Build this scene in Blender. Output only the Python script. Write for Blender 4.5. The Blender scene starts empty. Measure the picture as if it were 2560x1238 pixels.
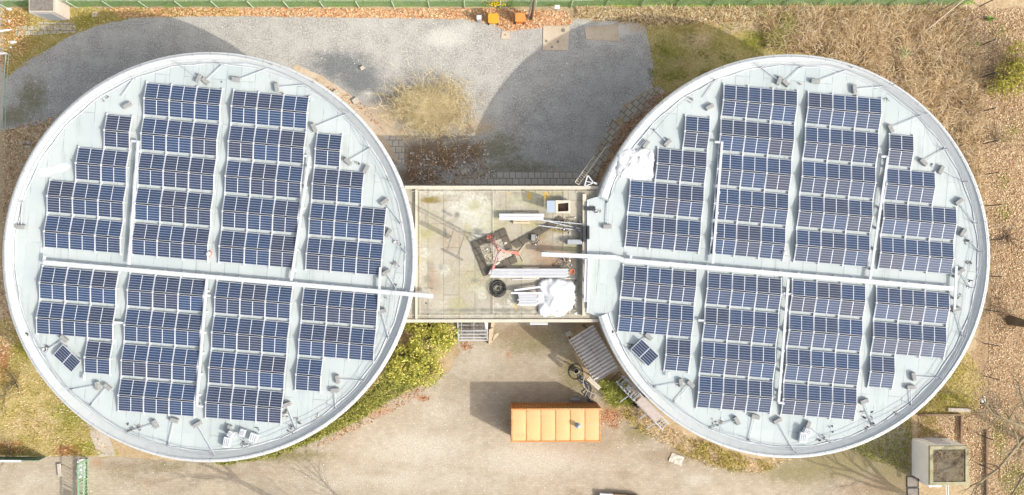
import bpy, bmesh, math, random
import numpy as np
from mathutils import Vector, Matrix, noise as mnoise
from mathutils.geometry import delaunay_2d_cdt

random.seed(7); rng = np.random.default_rng(11)
R = math.radians
sc = bpy.context.scene
COL = sc.collection
PI = math.pi

# ------------------------------------------------------------------ camera
CAMH, FPX, TILT = 70.0, 2205.0, R(1.4)
cam = bpy.data.objects.new('camera', bpy.data.cameras.new('camera'))
COL.objects.link(cam); sc.camera = cam
cam.location = (0, 0, CAMH); cam.rotation_euler = (0, -TILT, 0)
cam.data.sensor_width = 36.0; cam.data.lens = FPX / 2560 * 36.0
cam.data.clip_end = 3000

def W(px, py, z=0.0):
    """point of the place at height z that the photo shows at pixel px, py"""
    x, y = (px - 1280) / FPX, -(py - 619) / FPX
    wx = x * math.cos(TILT) + math.sin(TILT)
    wz = x * math.sin(TILT) - math.cos(TILT)
    t = (z - CAMH) / wz
    return Vector((wx * t, y * t, z))

# ------------------------------------------------------------------ light
SUN_EL = R(35.0)
sh = Vector((0.885, -0.465)).normalized()
sunv = Vector((sh.x * math.cos(SUN_EL), sh.y * math.cos(SUN_EL), math.sin(SUN_EL)))
world = bpy.data.worlds.new('World'); sc.world = world; world.use_nodes = True
nt = world.node_tree
sky = nt.nodes.new('ShaderNodeTexSky'); sky.sky_type = 'NISHITA'; sky.sun_disc = False
sky.sun_elevation = SUN_EL; sky.sun_rotation = math.atan2(sh.x, sh.y)
sky.air_density = 0.8; sky.dust_density = 3.5; sky.ozone_density = 1.0
hz = nt.nodes.new('ShaderNodeHueSaturation'); hz.inputs['Saturation'].default_value = 0.45   # thin high haze pales the sky
nt.links.new(sky.outputs[0], hz.inputs['Color'])
bg = nt.nodes['Background']; nt.links.new(hz.outputs[0], bg.inputs[0]); bg.inputs[1].default_value = 0.15
sl = bpy.data.lights.new('sun', 'SUN'); sl.energy = 2.0; sl.angle = R(0.55); sl.color = (1.0, 0.945, 0.86)
so = bpy.data.objects.new('sun', sl); COL.objects.link(so)
so.rotation_euler = sunv.to_track_quat('Z', 'Y').to_euler(); so.location = (60, -40, 60)
vs = sc.view_settings
vs.view_transform = 'Standard'; vs.look = 'None'; vs.gamma = 1.0; vs.exposure = 1.10
sc.cycles.max_bounces = 6; sc.cycles.use_denoising = True

# ------------------------------------------------------------------ materials
def srgb(r, g, b):
    f = lambda c: c / 12.92 if c <= 0.04045 else ((c + 0.055) / 1.055) ** 2.4
    return (f(r / 255), f(g / 255), f(b / 255), 1.0)
def lin(c, k=1.0): return (c[0] * k, c[1] * k, c[2] * k, 1.0)

class NT:
    def __init__(s, name, rough=0.9, spec=0.2, metal=0.0):
        s.m = bpy.data.materials.new(name); s.m.use_nodes = True
        s.t = s.m.node_tree; s.b = s.t.nodes['Principled BSDF']
        s.b.inputs['Roughness'].default_value = rough
        s.b.inputs['Specular IOR Level'].default_value = spec
        s.b.inputs['Metallic'].default_value = metal
        s._c = None
    def n(s, typ, **kw):
        nd = s.t.nodes.new(typ)
        for k, v in kw.items(): setattr(nd, k, v)
        return nd
    def link(s, a, b): s.t.links.new(a, b)
    def coord(s):
        if s._c is None: s._c = s.n('ShaderNodeTexCoord').outputs['Object']
        return s._c
    def mapped(s, rot=0.0, scale=(1, 1, 1), loc=(0, 0, 0)):
        mp = s.n('ShaderNodeMapping'); s.link(s.coord(), mp.inputs[0])
        mp.inputs['Rotation'].default_value = (0, 0, rot); mp.inputs['Scale'].default_value = scale
        mp.inputs['Location'].default_value = loc
        return mp.outputs[0]
    def noise(s, scale, detail=4.0, rough=0.6, vec=None, dist=0.0):
        nd = s.n('ShaderNodeTexNoise'); s.link(vec or s.coord(), nd.inputs['Vector'])
        nd.inputs['Scale'].default_value = scale; nd.inputs['Detail'].default_value = detail
        nd.inputs['Roughness'].default_value = rough; nd.inputs['Distortion'].default_value = dist
        return nd.outputs['Fac']
    def math(s, op, a, b=0.0, clamp=False):
        nd = s.n('ShaderNodeMath', operation=op, use_clamp=clamp)
        for i, v in enumerate((a, b)):
            if isinstance(v, (int, float)): nd.inputs[i].default_value = v
            else: s.link(v, nd.inputs[i])
        return nd.outputs[0]
    def step(s, v, lo, hi):
        nd = s.n('ShaderNodeMapRange', interpolation_type='SMOOTHSTEP'); s.link(v, nd.inputs[0])
        nd.inputs[1].default_value = lo; nd.inputs[2].default_value = hi
        return nd.outputs[0]
    def mix(s, f, a, b, mode='MIX'):
        nd = s.n('ShaderNodeMix', data_type='RGBA', blend_type=mode)
        for i, v in ((0, f), (6, a), (7, b)):
            if isinstance(v, (int, float)): nd.inputs[i].default_value = v
            elif isinstance(v, tuple): nd.inputs[i].default_value = v
            else: s.link(v, nd.inputs[i])
        return nd.outputs[2]
    def ramp(s, f, stops):
        nd = s.n('ShaderNodeValToRGB'); s.link(f, nd.inputs[0]); e = nd.color_ramp.elements
        while len(e) < len(stops): e.new(0.5)
        for el, (p, c) in zip(e, stops): el.position = p; el.color = c
        return nd.outputs[0]
    def attr(s, name):
        return s.n('ShaderNodeAttribute', attribute_name=name).outputs['Fac']
    def bump(s, h, strength=0.3, dist=0.05):
        nd = s.n('ShaderNodeBump'); s.link(h, nd.inputs['Height'])
        nd.inputs['Strength'].default_value = strength; nd.inputs['Distance'].default_value = dist
        s.link(nd.outputs[0], s.b.inputs['Normal'])
    def color(s, c):
        if isinstance(c, tuple): s.b.inputs['Base Color'].default_value = c
        else: s.link(c, s.b.inputs['Base Color'])
        return s.m

G = 1.75           # what a sunlit flat surface of albedo 1 shows: base colours are photo colours / G
def ph(r, g, b, k=1.0):
    c = srgb(r, g, b); return (min(c[0] / G * k, .9), min(c[1] / G * k, .9), min(c[2] / G * k, .9), 1.0)

def simple(name, c, rough=0.7, metal=0.0, var=0.12, scale=3.0, spec=0.3):
    m = NT(name, rough, spec, metal)
    f = m.noise(scale, 5, 0.65)
    return m.color(m.ramp(f, [(0.3, lin(c, 1 - var)), (0.7, lin(c, 1 + var))]))

def ground(name, dark, mid, light, fine=7.0, midsc=0.7, large=0.12, contrast=0.5, stains=(), speck=None, brick=None, bump=0.5, largevar=0.16):
    m = NT(name, 0.95, 0.1)
    f = m.noise(fine, 6, 0.72)
    lo, hi = 0.5 - 0.22 / (contrast + .3), 0.5 + 0.22 / (contrast + .3)
    c = m.ramp(f, [(max(lo, 0), dark), (0.5, mid), (min(hi, 1), light)])
    md = m.noise(midsc, 4, 0.6)
    c = m.mix(m.step(md, 0.35, 0.7), c, m.mix(0.6, c, light if largevar > 0 else mid))
    lg = m.noise(large, 3, 0.55)
    c = m.mix(1.0, c, m.ramp(lg, [(0.3, (1 - largevar,) * 3 + (1,)), (0.7, (1 + largevar,) * 3 + (1,))]), 'MULTIPLY')
    if brick:
        rot, w, h, mort, col, strength = brick
        bt = m.n('ShaderNodeTexBrick'); m.link(m.mapped(rot), bt.inputs['Vector'])
        bt.inputs['Scale'].default_value = 1.0; bt.inputs['Brick Width'].default_value = w
        bt.inputs['Row Height'].default_value = h; bt.inputs['Mortar Size'].default_value = mort
        bt.inputs['Mortar Smooth'].default_value = 0.2
        bt.inputs['Color1'].default_value = (0.86, 0.86, 0.86, 1); bt.inputs['Color2'].default_value = (1.1, 1.1, 1.1, 1)
        bt.inputs['Mortar'].default_value = (1, 1, 1, 1)
        c = m.mix(0.7, c, m.mix(1.0, c, bt.outputs['Color'], 'MULTIPLY'))
        c = m.mix(m.math('MULTIPLY', bt.outputs['Fac'], strength), c, col)
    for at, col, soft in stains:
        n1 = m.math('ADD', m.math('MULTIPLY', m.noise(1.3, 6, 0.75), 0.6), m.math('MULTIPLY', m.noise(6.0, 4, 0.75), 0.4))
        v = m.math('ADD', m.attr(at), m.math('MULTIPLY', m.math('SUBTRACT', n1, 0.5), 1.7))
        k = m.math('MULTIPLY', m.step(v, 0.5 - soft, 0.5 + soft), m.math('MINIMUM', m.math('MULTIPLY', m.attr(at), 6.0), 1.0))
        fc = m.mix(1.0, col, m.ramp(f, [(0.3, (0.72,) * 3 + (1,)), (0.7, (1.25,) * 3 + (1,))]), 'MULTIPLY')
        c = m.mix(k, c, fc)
    if speck:
        col, th = speck
        sp = m.noise(fine * 1.7, 2, 0.5)
        c = m.mix(m.step(sp, th, th + 0.05), c, col)
    if bump: m.bump(f, bump, 0.06)
    return m.color(c)

def island(name, stops, rough=0.8, trans=0.0, spec=0.2):
    m = NT(name, rough, spec)
    g = m.n('ShaderNodeNewGeometry').outputs['Random Per Island']
    c = m.ramp(g, [(p, (min(q[0] * 1.5, .9), min(q[1] * 1.5, .9), min(q[2] * 1.5, .9), 1)) for p, q in stops])
    m.color(c)
    if trans:
        tb = m.n('ShaderNodeBsdfTranslucent'); m.link(c, tb.inputs['Color'])
        mx = m.n('ShaderNodeMixShader'); mx.inputs[0].default_value = trans
        m.link(m.b.outputs[0], mx.inputs[1]); m.link(tb.outputs[0], mx.inputs[2])
        m.link(mx.outputs[0], m.t.nodes['Material Output'].inputs[0])
    return m.m

# ------------------------------------------------------------------ mesh building
class MB:
    def __init__(s): s.v = []; s.f = []; s.mi = []; s.k = 0
    def add(s, vs, fs):
        b = len(s.v); s.v += [tuple(p) for p in vs]
        for f in fs: s.f.append(tuple(b + i for i in f)); s.mi.append(s.k)
        return s
    def prism(s, top, z0, z1=None, inset=0.0):
        """closed polygon (list of xy), from z0 to z1"""
        n = len(top)
        area = sum(top[i][0] * top[(i + 1) % n][1] - top[(i + 1) % n][0] * top[i][1] for i in range(n))
        if area < 0: top = top[::-1]
        c = (sum(p[0] for p in top) / n, sum(p[1] for p in top) / n)
        up = [(p[0] + (c[0] - p[0]) * inset, p[1] + (c[1] - p[1]) * inset, z1) for p in top]
        s.add([(p[0], p[1], z0) for p in top] + up,
              [tuple(range(n - 1, -1, -1)), tuple(range(n, 2 * n))] + [(i, (i + 1) % n, n + (i + 1) % n, n + i) for i in range(n)])
        return s
    def box(s, c, size, rz=0.0, tilt=None):
        hx, hy, hz = size[0] / 2, size[1] / 2, size[2] / 2
        M = Matrix.Rotation(rz, 3, 'Z')
        if tilt is not None: M = M @ tilt
        vs = [Vector(c) + M @ Vector((x * hx, y * hy, z * hz)) for z in (-1, 1) for y in (-1, 1) for x in (-1, 1)]
        return s.add(vs, [(0, 2, 3, 1), (4, 5, 7, 6), (0, 1, 5, 4), (2, 6, 7, 3), (0, 4, 6, 2), (1, 3, 7, 5)])
    def bar(s, a, b, w, h):
        """box beam from a to b"""
        a, b = Vector(a), Vector(b); d = b - a; L = d.length
        if L < 1e-6: return s
        X = d / L; Z = Vector((0, 0, 1))
        if abs(X.z) > 0.97: Z = Vector((0, 1, 0))
        Y = Z.cross(X).normalized(); Z = X.cross(Y)
        vs = [p + Y * (y * w / 2) + Z * (z * h / 2) for p in (a, b) for z in (-1, 1) for y in (-1, 1)]
        return s.add(vs, [(0, 1, 3, 2), (4, 6, 7, 5), (0, 4, 5, 1), (2, 3, 7, 6), (0, 2, 6, 4), (1, 5, 7, 3)])
    def tube(s, a, b, r0, r1=None, n=6, caps=True):
        a, b = Vector(a), Vector(b); r1 = r0 if r1 is None else r1
        d = (b - a)
        if d.length < 1e-6: return s
        X = d.normalized(); U = X.orthogonal().normalized(); V = X.cross(U)
        vs = [p + (U * math.cos(2 * PI * i / n) + V * math.sin(2 * PI * i / n)) * r for p, r in ((a, r0), (b, r1)) for i in range(n)]
        fs = [(i, (i + 1) % n, n + (i + 1) % n, n + i) for i in range(n)]
        if caps: fs += [tuple(range(n - 1, -1, -1)), tuple(range(n, 2 * n))]
        return s.add(vs, fs)
    def path(s, pts, r, n=6):
        pts = [Vector(p) for p in pts]
        rs = r if isinstance(r, (list, tuple)) else [r] * len(pts)
        vs = []; U = None
        for i, p in enumerate(pts):
            t = (pts[min(i + 1, len(pts) - 1)] - pts[max(i - 1, 0)])
            t = t.normalized() if t.length > 1e-9 else Vector((0, 0, 1))
            if U is None: U = t.orthogonal().normalized()
            U = (U - t * U.dot(t))
            U = U.normalized() if U.length > 1e-6 else t.orthogonal().normalized()
            V = t.cross(U)
            vs += [p + (U * math.cos(2 * PI * k / n) + V * math.sin(2 * PI * k / n)) * rs[i] for k in range(n)]
        fs = []
        for i in range(len(pts) - 1):
            for k in range(n): fs.append((i * n + k, i * n + (k + 1) % n, (i + 1) * n + (k + 1) % n, (i + 1) * n + k))
        fs += [tuple(range(n - 1, -1, -1)), tuple(range((len(pts) - 1) * n, len(pts) * n))]
        return s.add(vs, fs)
    def lathe(s, c, prof, n=96, a0=0.0, a1=2 * PI):
        full = abs(a1 - a0 - 2 * PI) < 1e-6
        m = n if full else n + 1; P = len(prof); vs = []
        for i in range(m):
            a = a0 + (a1 - a0) * i / n
            vs += [(c[0] + r * math.cos(a), c[1] + r * math.sin(a), z) for r, z in prof]
        fs = []
        for i in range(n):
            j = (i + 1) % m
            for k in range(P - 1): fs.append((i * P + k, j * P + k, j * P + k + 1, i * P + k + 1))
        if not full: fs += [tuple(range(P)), tuple((m - 1) * P + k for k in range(P - 1, -1, -1))]
        return s.add(vs, fs)
    def build(s, name, mats, parent=None, smooth=False, local=False, bevel=0.0):
        if not isinstance(mats, (list, tuple)): mats = [mats]
        off = Vector((0, 0, 0))
        if parent is not None and not local: off = WORLDLOC[parent.name]
        me = bpy.data.meshes.new(name)
        me.from_pydata([(p[0] - off[0], p[1] - off[1], p[2] - off[2]) for p in s.v], [], s.f)
        for m in mats: me.materials.append(m)
        if len(mats) > 1: me.polygons.foreach_set('material_index', s.mi)
        me.polygons.foreach_set('use_smooth', [smooth] * len(me.polygons))
        me.update()
        o = bpy.data.objects.new(name, me); COL.objects.link(o)
        if parent is not None: o.parent = parent
        WORLDLOC[o.name] = off
        if bevel:
            b = o.modifiers.new('bevel', 'BEVEL'); b.width = bevel; b.segments = 2; b.limit_method = 'ANGLE'
        return o
WORLDLOC = {}

def tag(o, label=None, cat=None, group=None, kind=None):
    if label: o['label'] = label
    if cat: o['category'] = cat
    if group: o['group'] = group
    if kind: o['kind'] = kind
    return o
def thing(name, label, cat, loc, group=None, rz=0.0):
    o = bpy.data.objects.new(name, None); COL.objects.link(o); o.empty_display_size = 0.3
    o.location = loc; o.rotation_euler = (0, 0, rz)
    WORLDLOC[o.name] = Vector(loc)
    return tag(o, label, cat, group)
def P2(pts, z): return [tuple(W(x, y, z).xy) for x, y in pts]
def rect(x0, y0, x1, y1): return [(x0, y0), (x1, y0), (x1, y1), (x0, y1)]

def in_poly(pts, poly):
    pts = np.asarray(pts); x, y = pts[:, 0], pts[:, 1]; ins = np.zeros(len(pts), bool)
    n = len(poly)
    for i in range(n):
        x0, y0 = poly[i]; x1, y1 = poly[(i + 1) % n]
        if y0 == y1: continue
        c = ((y0 > y) != (y1 > y)) & (x < (x1 - x0) * (y - y0) / (y1 - y0) + x0)
        ins ^= c
    return ins

def sheet(name, px, z, mat, jit=0.15, res=0.6, stains=None, seg=0.35, kind='structure', label=None, cat=None, seed=0):
    """flat irregular sheet lying on the ground; px outline; stains = {attr: [(px,py,rx,ry,strength)]}"""
    P = [W(x, y, z).xy for x, y in px]; out = []
    for i in range(len(P)):
        a, b = P[i], P[(i + 1) % len(P)]; L = (b - a).length; k = max(1, int(L / seg)) if jit else 1
        nrm = Vector((-(b - a).y, (b - a).x)).normalized() if L > 0 else Vector((0, 0))
        for j in range(k):
            p = a.lerp(b, j / k)
            if jit and j:
                d = mnoise.noise(Vector((p.x * 1.3, p.y * 1.3, seed + 3.1))) * jit * 1.2 + mnoise.noise(Vector((p.x * 4.2, p.y * 4.2, seed))) * jit * 0.8
                p = p + nrm * d
            out.append(p)
    pts = list(out); n = len(out)
    xs = [p.x for p in out]; ys = [p.y for p in out]
    if stains:
        gx = np.arange(min(xs), max(xs), res); gy = np.arange(min(ys), max(ys), res)
        g = np.array([(x + rng.uniform(-.2, .2) * res, y + rng.uniform(-.2, .2) * res) for x in gx for y in gy])
        g = g[in_poly(g, [tuple(p) for p in out])]
        pts += [Vector(p) for p in g]
    r = delaunay_2d_cdt(pts, [(i, (i + 1) % n) for i in range(n)], [], 1, 1e-5)
    me = bpy.data.meshes.new(name)
    co = [(p.x, p.y, z) for p in r[0]]
    me.from_pydata(co, [], [tuple(f) for f in r[2]]); me.materials.append(mat); me.update()
    if me.polygons and me.polygons[0].normal.z < 0: me.flip_normals()
    if stains:
        C = np.array(co)
        for at, blobs in stains.items():
            v = np.zeros(len(C))
            for (bx, by, rx, ry, st) in blobs:
                c = W(bx, by, z); s_ = FPX / (CAMH - z)
                d = ((C[:, 0] - c.x) / (rx / s_)) ** 2 + ((C[:, 1] - c.y) / (ry / s_)) ** 2
                v = np.maximum(v, st * np.exp(-d * 0.9))
            a = me.attributes.new(at, 'FLOAT', 'POINT'); a.data.foreach_set('value', v.astype(np.float32))
    o = bpy.data.objects.new(name, me); COL.objects.link(o)
    if cat: tag(o, label, cat)
    else: tag(o, label, None, None, kind)
    return o

# building footprints used to skip hidden scatter
RR = 14.5; ZT = 7.25; ZR = 7.0
CL = W(525.5, 643, ZT).xy; CR = W(1977.5, 640.5, ZT).xy
def sample(px, n, z=0.0, avoid=True, dens=None):
    a = np.array(px, float); lo, hi = a.min(0), a.max(0); out = np.zeros((0, 2))
    while len(out) < n:
        g = rng.uniform(lo, hi, (n * 2, 2)); g = g[in_poly(g, px)]
        if dens is not None: g = g[rng.uniform(0, 1, len(g)) < dens(g)]
        out = np.vstack([out, g])
        if len(g) == 0: break
    out = out[:n]
    w = np.array([W(x, y, z)[:2] for x, y in out]).reshape(-1, 2)
    if avoid and len(w):
        k = np.ones(len(w), bool)
        for c in (CL, CR): k &= ((w[:, 0] - c.x) ** 2 + (w[:, 1] - c.y) ** 2) > (RR - 0.45) ** 2
        w = w[k]
    return w

def raw(name, V, Fq, Ft, mat, parent=None, smooth=False):
    me = bpy.data.meshes.new(name)
    faces = [tuple(f) for f in Fq.tolist()] + [tuple(f) for f in Ft.tolist()]
    me.from_pydata(V.tolist(), [], faces); me.materials.append(mat); me.update()
    o = bpy.data.objects.new(name, me); COL.objects.link(o)
    if parent is not None: o.parent = parent
    WORLDLOC[o.name] = Vector((0, 0, 0))
    return o

def blades(name, P, z0, hmin, hmax, width, lean, mat, parent=None, bias=None):
    """curved grass blades / stalks, P = (n,2) or (n,3) roots"""
    n = len(P)
    if n == 0: return None
    az = rng.uniform(0, 2 * PI, n) if bias is None else bias + rng.normal(0, 0.7, n)
    h = rng.uniform(hmin, hmax, n); l = h * rng.uniform(lean * 0.4, lean * 1.3, n)
    z = np.full(n, z0) if P.shape[1] == 2 else P[:, 2]
    dx, dy = np.cos(az), np.sin(az); w = width * rng.uniform(0.6, 1.4, n) / 2
    px, py = -dy * w, dx * w
    b = np.stack([P[:, 0], P[:, 1], z], 1)
    m = b + np.stack([dx * l * .35, dy * l * .35, h * .62], 1)
    t = b + np.stack([dx * l, dy * l, h * .8], 1)
    s = np.stack([px, py, np.zeros(n)], 1)
    V = np.stack([b - s, b + s, m + s * .8, m - s * .8, t], 1).reshape(-1, 3)
    i = np.arange(n)[:, None] * 5
    return raw(name, V, i + np.array([[0, 1, 2, 3]]), i + np.array([[3, 2, 4]]), mat, parent)

def leaves(name, P, smin, smax, mat, parent=None, flat=0.5, aspect=0.6):
    """small leaf faces at points P (n,3)"""
    n = len(P)
    if n == 0: return None
    az = rng.uniform(0, 2 * PI, n); t1 = rng.normal(0, flat, n); t2 = rng.normal(0, flat, n)
    s = rng.uniform(smin, smax, n) / 2
    a = np.stack([np.cos(az) * np.cos(t1), np.sin(az) * np.cos(t1), np.sin(t1)], 1) * s[:, None]
    b = np.stack([-np.sin(az) * np.cos(t2), np.cos(az) * np.cos(t2), np.sin(t2)], 1) * (s * aspect)[:, None]
    V = np.stack([P - a, P + b * .9 - a * .1, P + a, P - b * .9 - a * .1], 1).reshape(-1, 3)
    i = np.arange(n)[:, None] * 4
    return raw(name, V, i + np.array([[0, 1, 2, 3]]), np.zeros((0, 3), int), mat, parent)
def on(P, z0, z1): return np.column_stack([P, rng.uniform(z0, z1, len(P))])

# ================================================================== materials
M = {}
M['roof'] = None
def roof_mat():
    m = NT('roof_membrane', 0.75, 0.25)
    base = ph(221, 229, 226)
    f = m.noise(9, 5, 0.7); lg = m.noise(0.22, 4, 0.6, dist=0.6)
    c = m.ramp(f, [(0.25, lin(base, 0.94)), (0.75, lin(base, 1.05))])
    c = m.mix(m.step(lg, 0.35, 0.68), c, ph(211, 222, 220))
    c = m.mix(m.math('MULTIPLY', m.step(m.noise(0.9, 6, 0.75, dist=1.0), 0.60, 0.74), 0.45), c, ph(234, 237, 233))
    st = m.noise(0.6, 5, 0.7, vec=m.mapped(R(4.9), (2.2, 0.25, 1)))
    c = m.mix(m.math('MULTIPLY', m.step(st, 0.53, 0.70), 0.55), c, ph(188, 198, 194))
    bt = m.n('ShaderNodeTexBrick'); m.link(m.mapped(R(90 + 4.9)), bt.inputs['Vector'])
    bt.inputs['Scale'].default_value = 1; bt.inputs['Brick Width'].default_value = 6.3
    bt.inputs['Row Height'].default_value = 1.0; bt.inputs['Mortar Size'].default_value = 0.022; bt.inputs['Mortar Smooth'].default_value = 0.3
    bt.inputs['Color1'].default_value = (0.965,) * 3 + (1,); bt.inputs['Color2'].default_value = (1.03,) * 3 + (1,); bt.inputs['Mortar'].default_value = (1, 1, 1, 1)
    c = m.mix(1.0, c, bt.outputs['Color'], 'MULTIPLY')
    brk = m.math('MULTIPLY', bt.outputs['Fac'], m.step(m.noise(0.8, 4, 0.6), 0.38, 0.6))
    c = m.mix(m.math('MULTIPLY', brk, 0.7), c, ph(140, 150, 150))
    m.bump(f, 0.15, 0.02)
    return m.color(c)
M['roof'] = roof_mat()
def parapet_mat():
    m = NT('coping_metal', 0.55, 0.4)
    base = ph(228, 231, 229)
    f = m.noise(3, 5, 0.7)
    c = m.ramp(f, [(0.25, lin(base, 0.93)), (0.75, lin(base, 1.06))])
    sx = m.n('ShaderNodeSeparateXYZ'); m.link(m.coord(), sx.inputs[0])
    a = m.math('FRACT', m.math('MULTIPLY', m.math('ARCTAN2', sx.outputs[1], sx.outputs[0]), 72 / (2 * PI)))
    line = m.math('GREATER_THAN', m.math('ABSOLUTE', m.math('SUBTRACT', a, 0.5)), 0.478)
    c = m.mix(m.math('MULTIPLY', line, 0.5), c, ph(150, 155, 160))
    c = m.mix(m.math('MULTIPLY', m.step(m.noise(1.1, 5, 0.7), 0.55, 0.75), 0.35), c, ph(190, 190, 186))
    return m.color(c)
M['coping'] = parapet_mat()
M['upstand'] = simple('upstand_membrane', ph(218, 223, 221), 0.8, var=0.07, scale=2)
M['wall'] = simple('wall_render', ph(226, 218, 210), 0.9, var=0.1, scale=1.5)
M['white'] = simple('white_metal', ph(247, 249, 252), 0.4, var=0.05, scale=2)
M['tray'] = simple('tray_metal', ph(230, 233, 236), 0.45, var=0.07, scale=2)
M['alu'] = simple('aluminium_rail', ph(226, 230, 236), 0.4, var=0.06, scale=4)
M['steel'] = simple('galvanised_steel', ph(190, 194, 198), 0.5, var=0.15, scale=5)
M['dark'] = simple('dark_metal', ph(70, 72, 78), 0.6, var=0.2, scale=4)
M['black'] = simple('black_plastic', ph(38, 40, 46), 0.45, var=0.25, scale=6)
M['block'] = simple('concrete_weight', ph(176, 176, 172), 0.9, var=0.18, scale=7)
M['concrete'] = ground('concrete', ph(190, 178, 160), ph(214, 201, 183), ph(232, 222, 206), fine=5, contrast=0.4, bump=0.2)
M['hutwall'] = simple('hut_concrete', ph(234, 220, 204), 0.9, var=0.08, scale=1.2)
M['kioskwall'] = simple('kiosk_plaster', (.78, .78, .735, 1), 0.85, var=0.07, scale=0.8)
M['hutroof'] = ground('hut_roof_dirt', ph(120, 112, 104), ph(152, 143, 132), ph(182, 172, 158), fine=4, contrast=0.6)
M['wood'] = simple('weathered_wood', ph(160, 135, 108), 0.9, var=0.25, scale=5)
M['palewood'] = simple('pale_wood', ph(236, 214, 180), 0.8, var=0.12, scale=4)
M['orange'] = None
def rusty(name, base, rust, scale, th):
    m = NT(name, 0.55, 0.35)
    f = m.noise(scale * 0.5, 4, 0.6); c = m.ramp(f, [(0.3, lin(base, 0.93)), (0.7, lin(base, 1.06))])
    n1 = m.noise(scale, 7, 0.72, dist=1.2)
    c = m.mix(m.math('MULTIPLY', m.step(n1, th, th + 0.14), 0.75), c, rust)
    st = m.noise(1.0, 5, 0.7, vec=m.mapped(0, (0.35, 3.5, 1)))
    c = m.mix(m.math('MULTIPLY', m.step(st, 0.40, 0.66), 0.65), c, ph(246, 212, 158))
    return m.color(c)
M['orange'] = rusty('faded_orange_paint', ph(252, 212, 146), ph(222, 156, 94), 0.9, 0.56)
M['orangeside'] = rusty('orange_paint', ph(240, 158, 84), ph(190, 104, 56), 1.2, 0.58)
M['binyellow'] = simple('yellow_plastic', ph(252, 190, 62), 0.5, var=0.06)
M['binorange'] = simple('orange_plastic', ph(250, 140, 44), 0.5, var=0.06)
M['tarp'] = simple('white_tarpaulin', (0.58, 0.58, 0.58, 1), 0.6, var=0.04, scale=1.5)
M['red'] = simple('faded_red_paint', ph(246, 150, 130), 0.6, var=0.15, scale=4)
M['green'] = simple('green_paint', ph(158, 196, 158), 0.55, var=0.15, scale=2)
M['mesh'] = simple('green_netting', ph(150, 184, 140), 0.9, var=0.2, scale=1.0)
M['postgreen'] = simple('pale_green_post', ph(206, 224, 196), 0.6, var=0.08)
M['bark'] = simple('bark', ph(128, 112, 92), 0.95, var=0.3, scale=3)
M['lightbark'] = simple('pale_bark', ph(176, 160, 128), 0.95, var=0.25, scale=3)
M['glass'] = simple('blue_grey_lid', ph(160, 172, 188), 0.35, var=0.05)
M['brownstep'] = simple('brown_steps', ph(120, 92, 78), 0.85, var=0.2, scale=6)
M['rubber'] = ground('dark_paver', ph(92, 86, 76), ph(116, 108, 96), ph(142, 134, 118), fine=9, contrast=0.5, bump=0.2)
M['stone'] = simple('pale_stone', ph(226, 214, 196), 0.9, var=0.15, scale=5)
def corr_mat():
    m = NT('fibre_cement', 0.9, 0.15)
    f = m.noise(2.5, 6, 0.7)
    return m.color(m.ramp(f, [(0.3, ph(196, 190, 182)), (0.6, ph(228, 222, 214)), (0.75, ph(240, 236, 228))]))
M['corr'] = corr_mat()

# --- solar cells
def cell_mat():
    m = NT('solar_cells', 0.2, 0.7)
    uv = m.n('ShaderNodeTexCoord').outputs['UV']
    sp = m.n('ShaderNodeSeparateXYZ'); m.link(uv, sp.inputs[0])
    u = m.math('FRACT', m.math('MULTIPLY', sp.outputs[0], 20.0)); v = m.math('FRACT', m.math('MULTIPLY', sp.outputs[1], 6.0))
    lu = m.math('GREATER_THAN', m.math('ABSOLUTE', m.math('SUBTRACT', u, 0.5)), 0.43)
    lv = m.math('GREATER_THAN', m.math('ABSOLUTE', m.math('SUBTRACT', v, 0.5)), 0.41)
    cm = m.math('LESS_THAN', m.math('ABSOLUTE', m.math('SUBTRACT', sp.outputs[0], 0.5)), 0.012)
    rnd = m.n('ShaderNodeObjectInfo').outputs['Random']
    base = m.ramp(rnd, [(0.0, (0.018, 0.021, 0.040, 1)), (0.3, (0.013, 0.024, 0.056, 1)), (0.75, (0.012, 0.030, 0.076, 1)), (1.0, (0.022, 0.022, 0.038, 1))])
    wn = m.noise(1.3, 3, 0.6)
    base = m.mix(1.0, base, m.ramp(wn, [(0.3, (0.85, 0.85, 0.85, 1)), (0.7, (1.2, 1.2, 1.2, 1))]), 'MULTIPLY')
    c = m.mix(m.math('MULTIPLY', m.math('MAXIMUM', lu, 0.0), 0.30), base, (0.32, 0.36, 0.44, 1))
    c = m.mix(m.math('MULTIPLY', lv, 0.55), c, (0.34, 0.39, 0.47, 1))
    c = m.mix(cm, c, (0.62, 0.64, 0.66, 1))
    return m.color(c)
M['cell'] = cell_mat()

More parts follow.
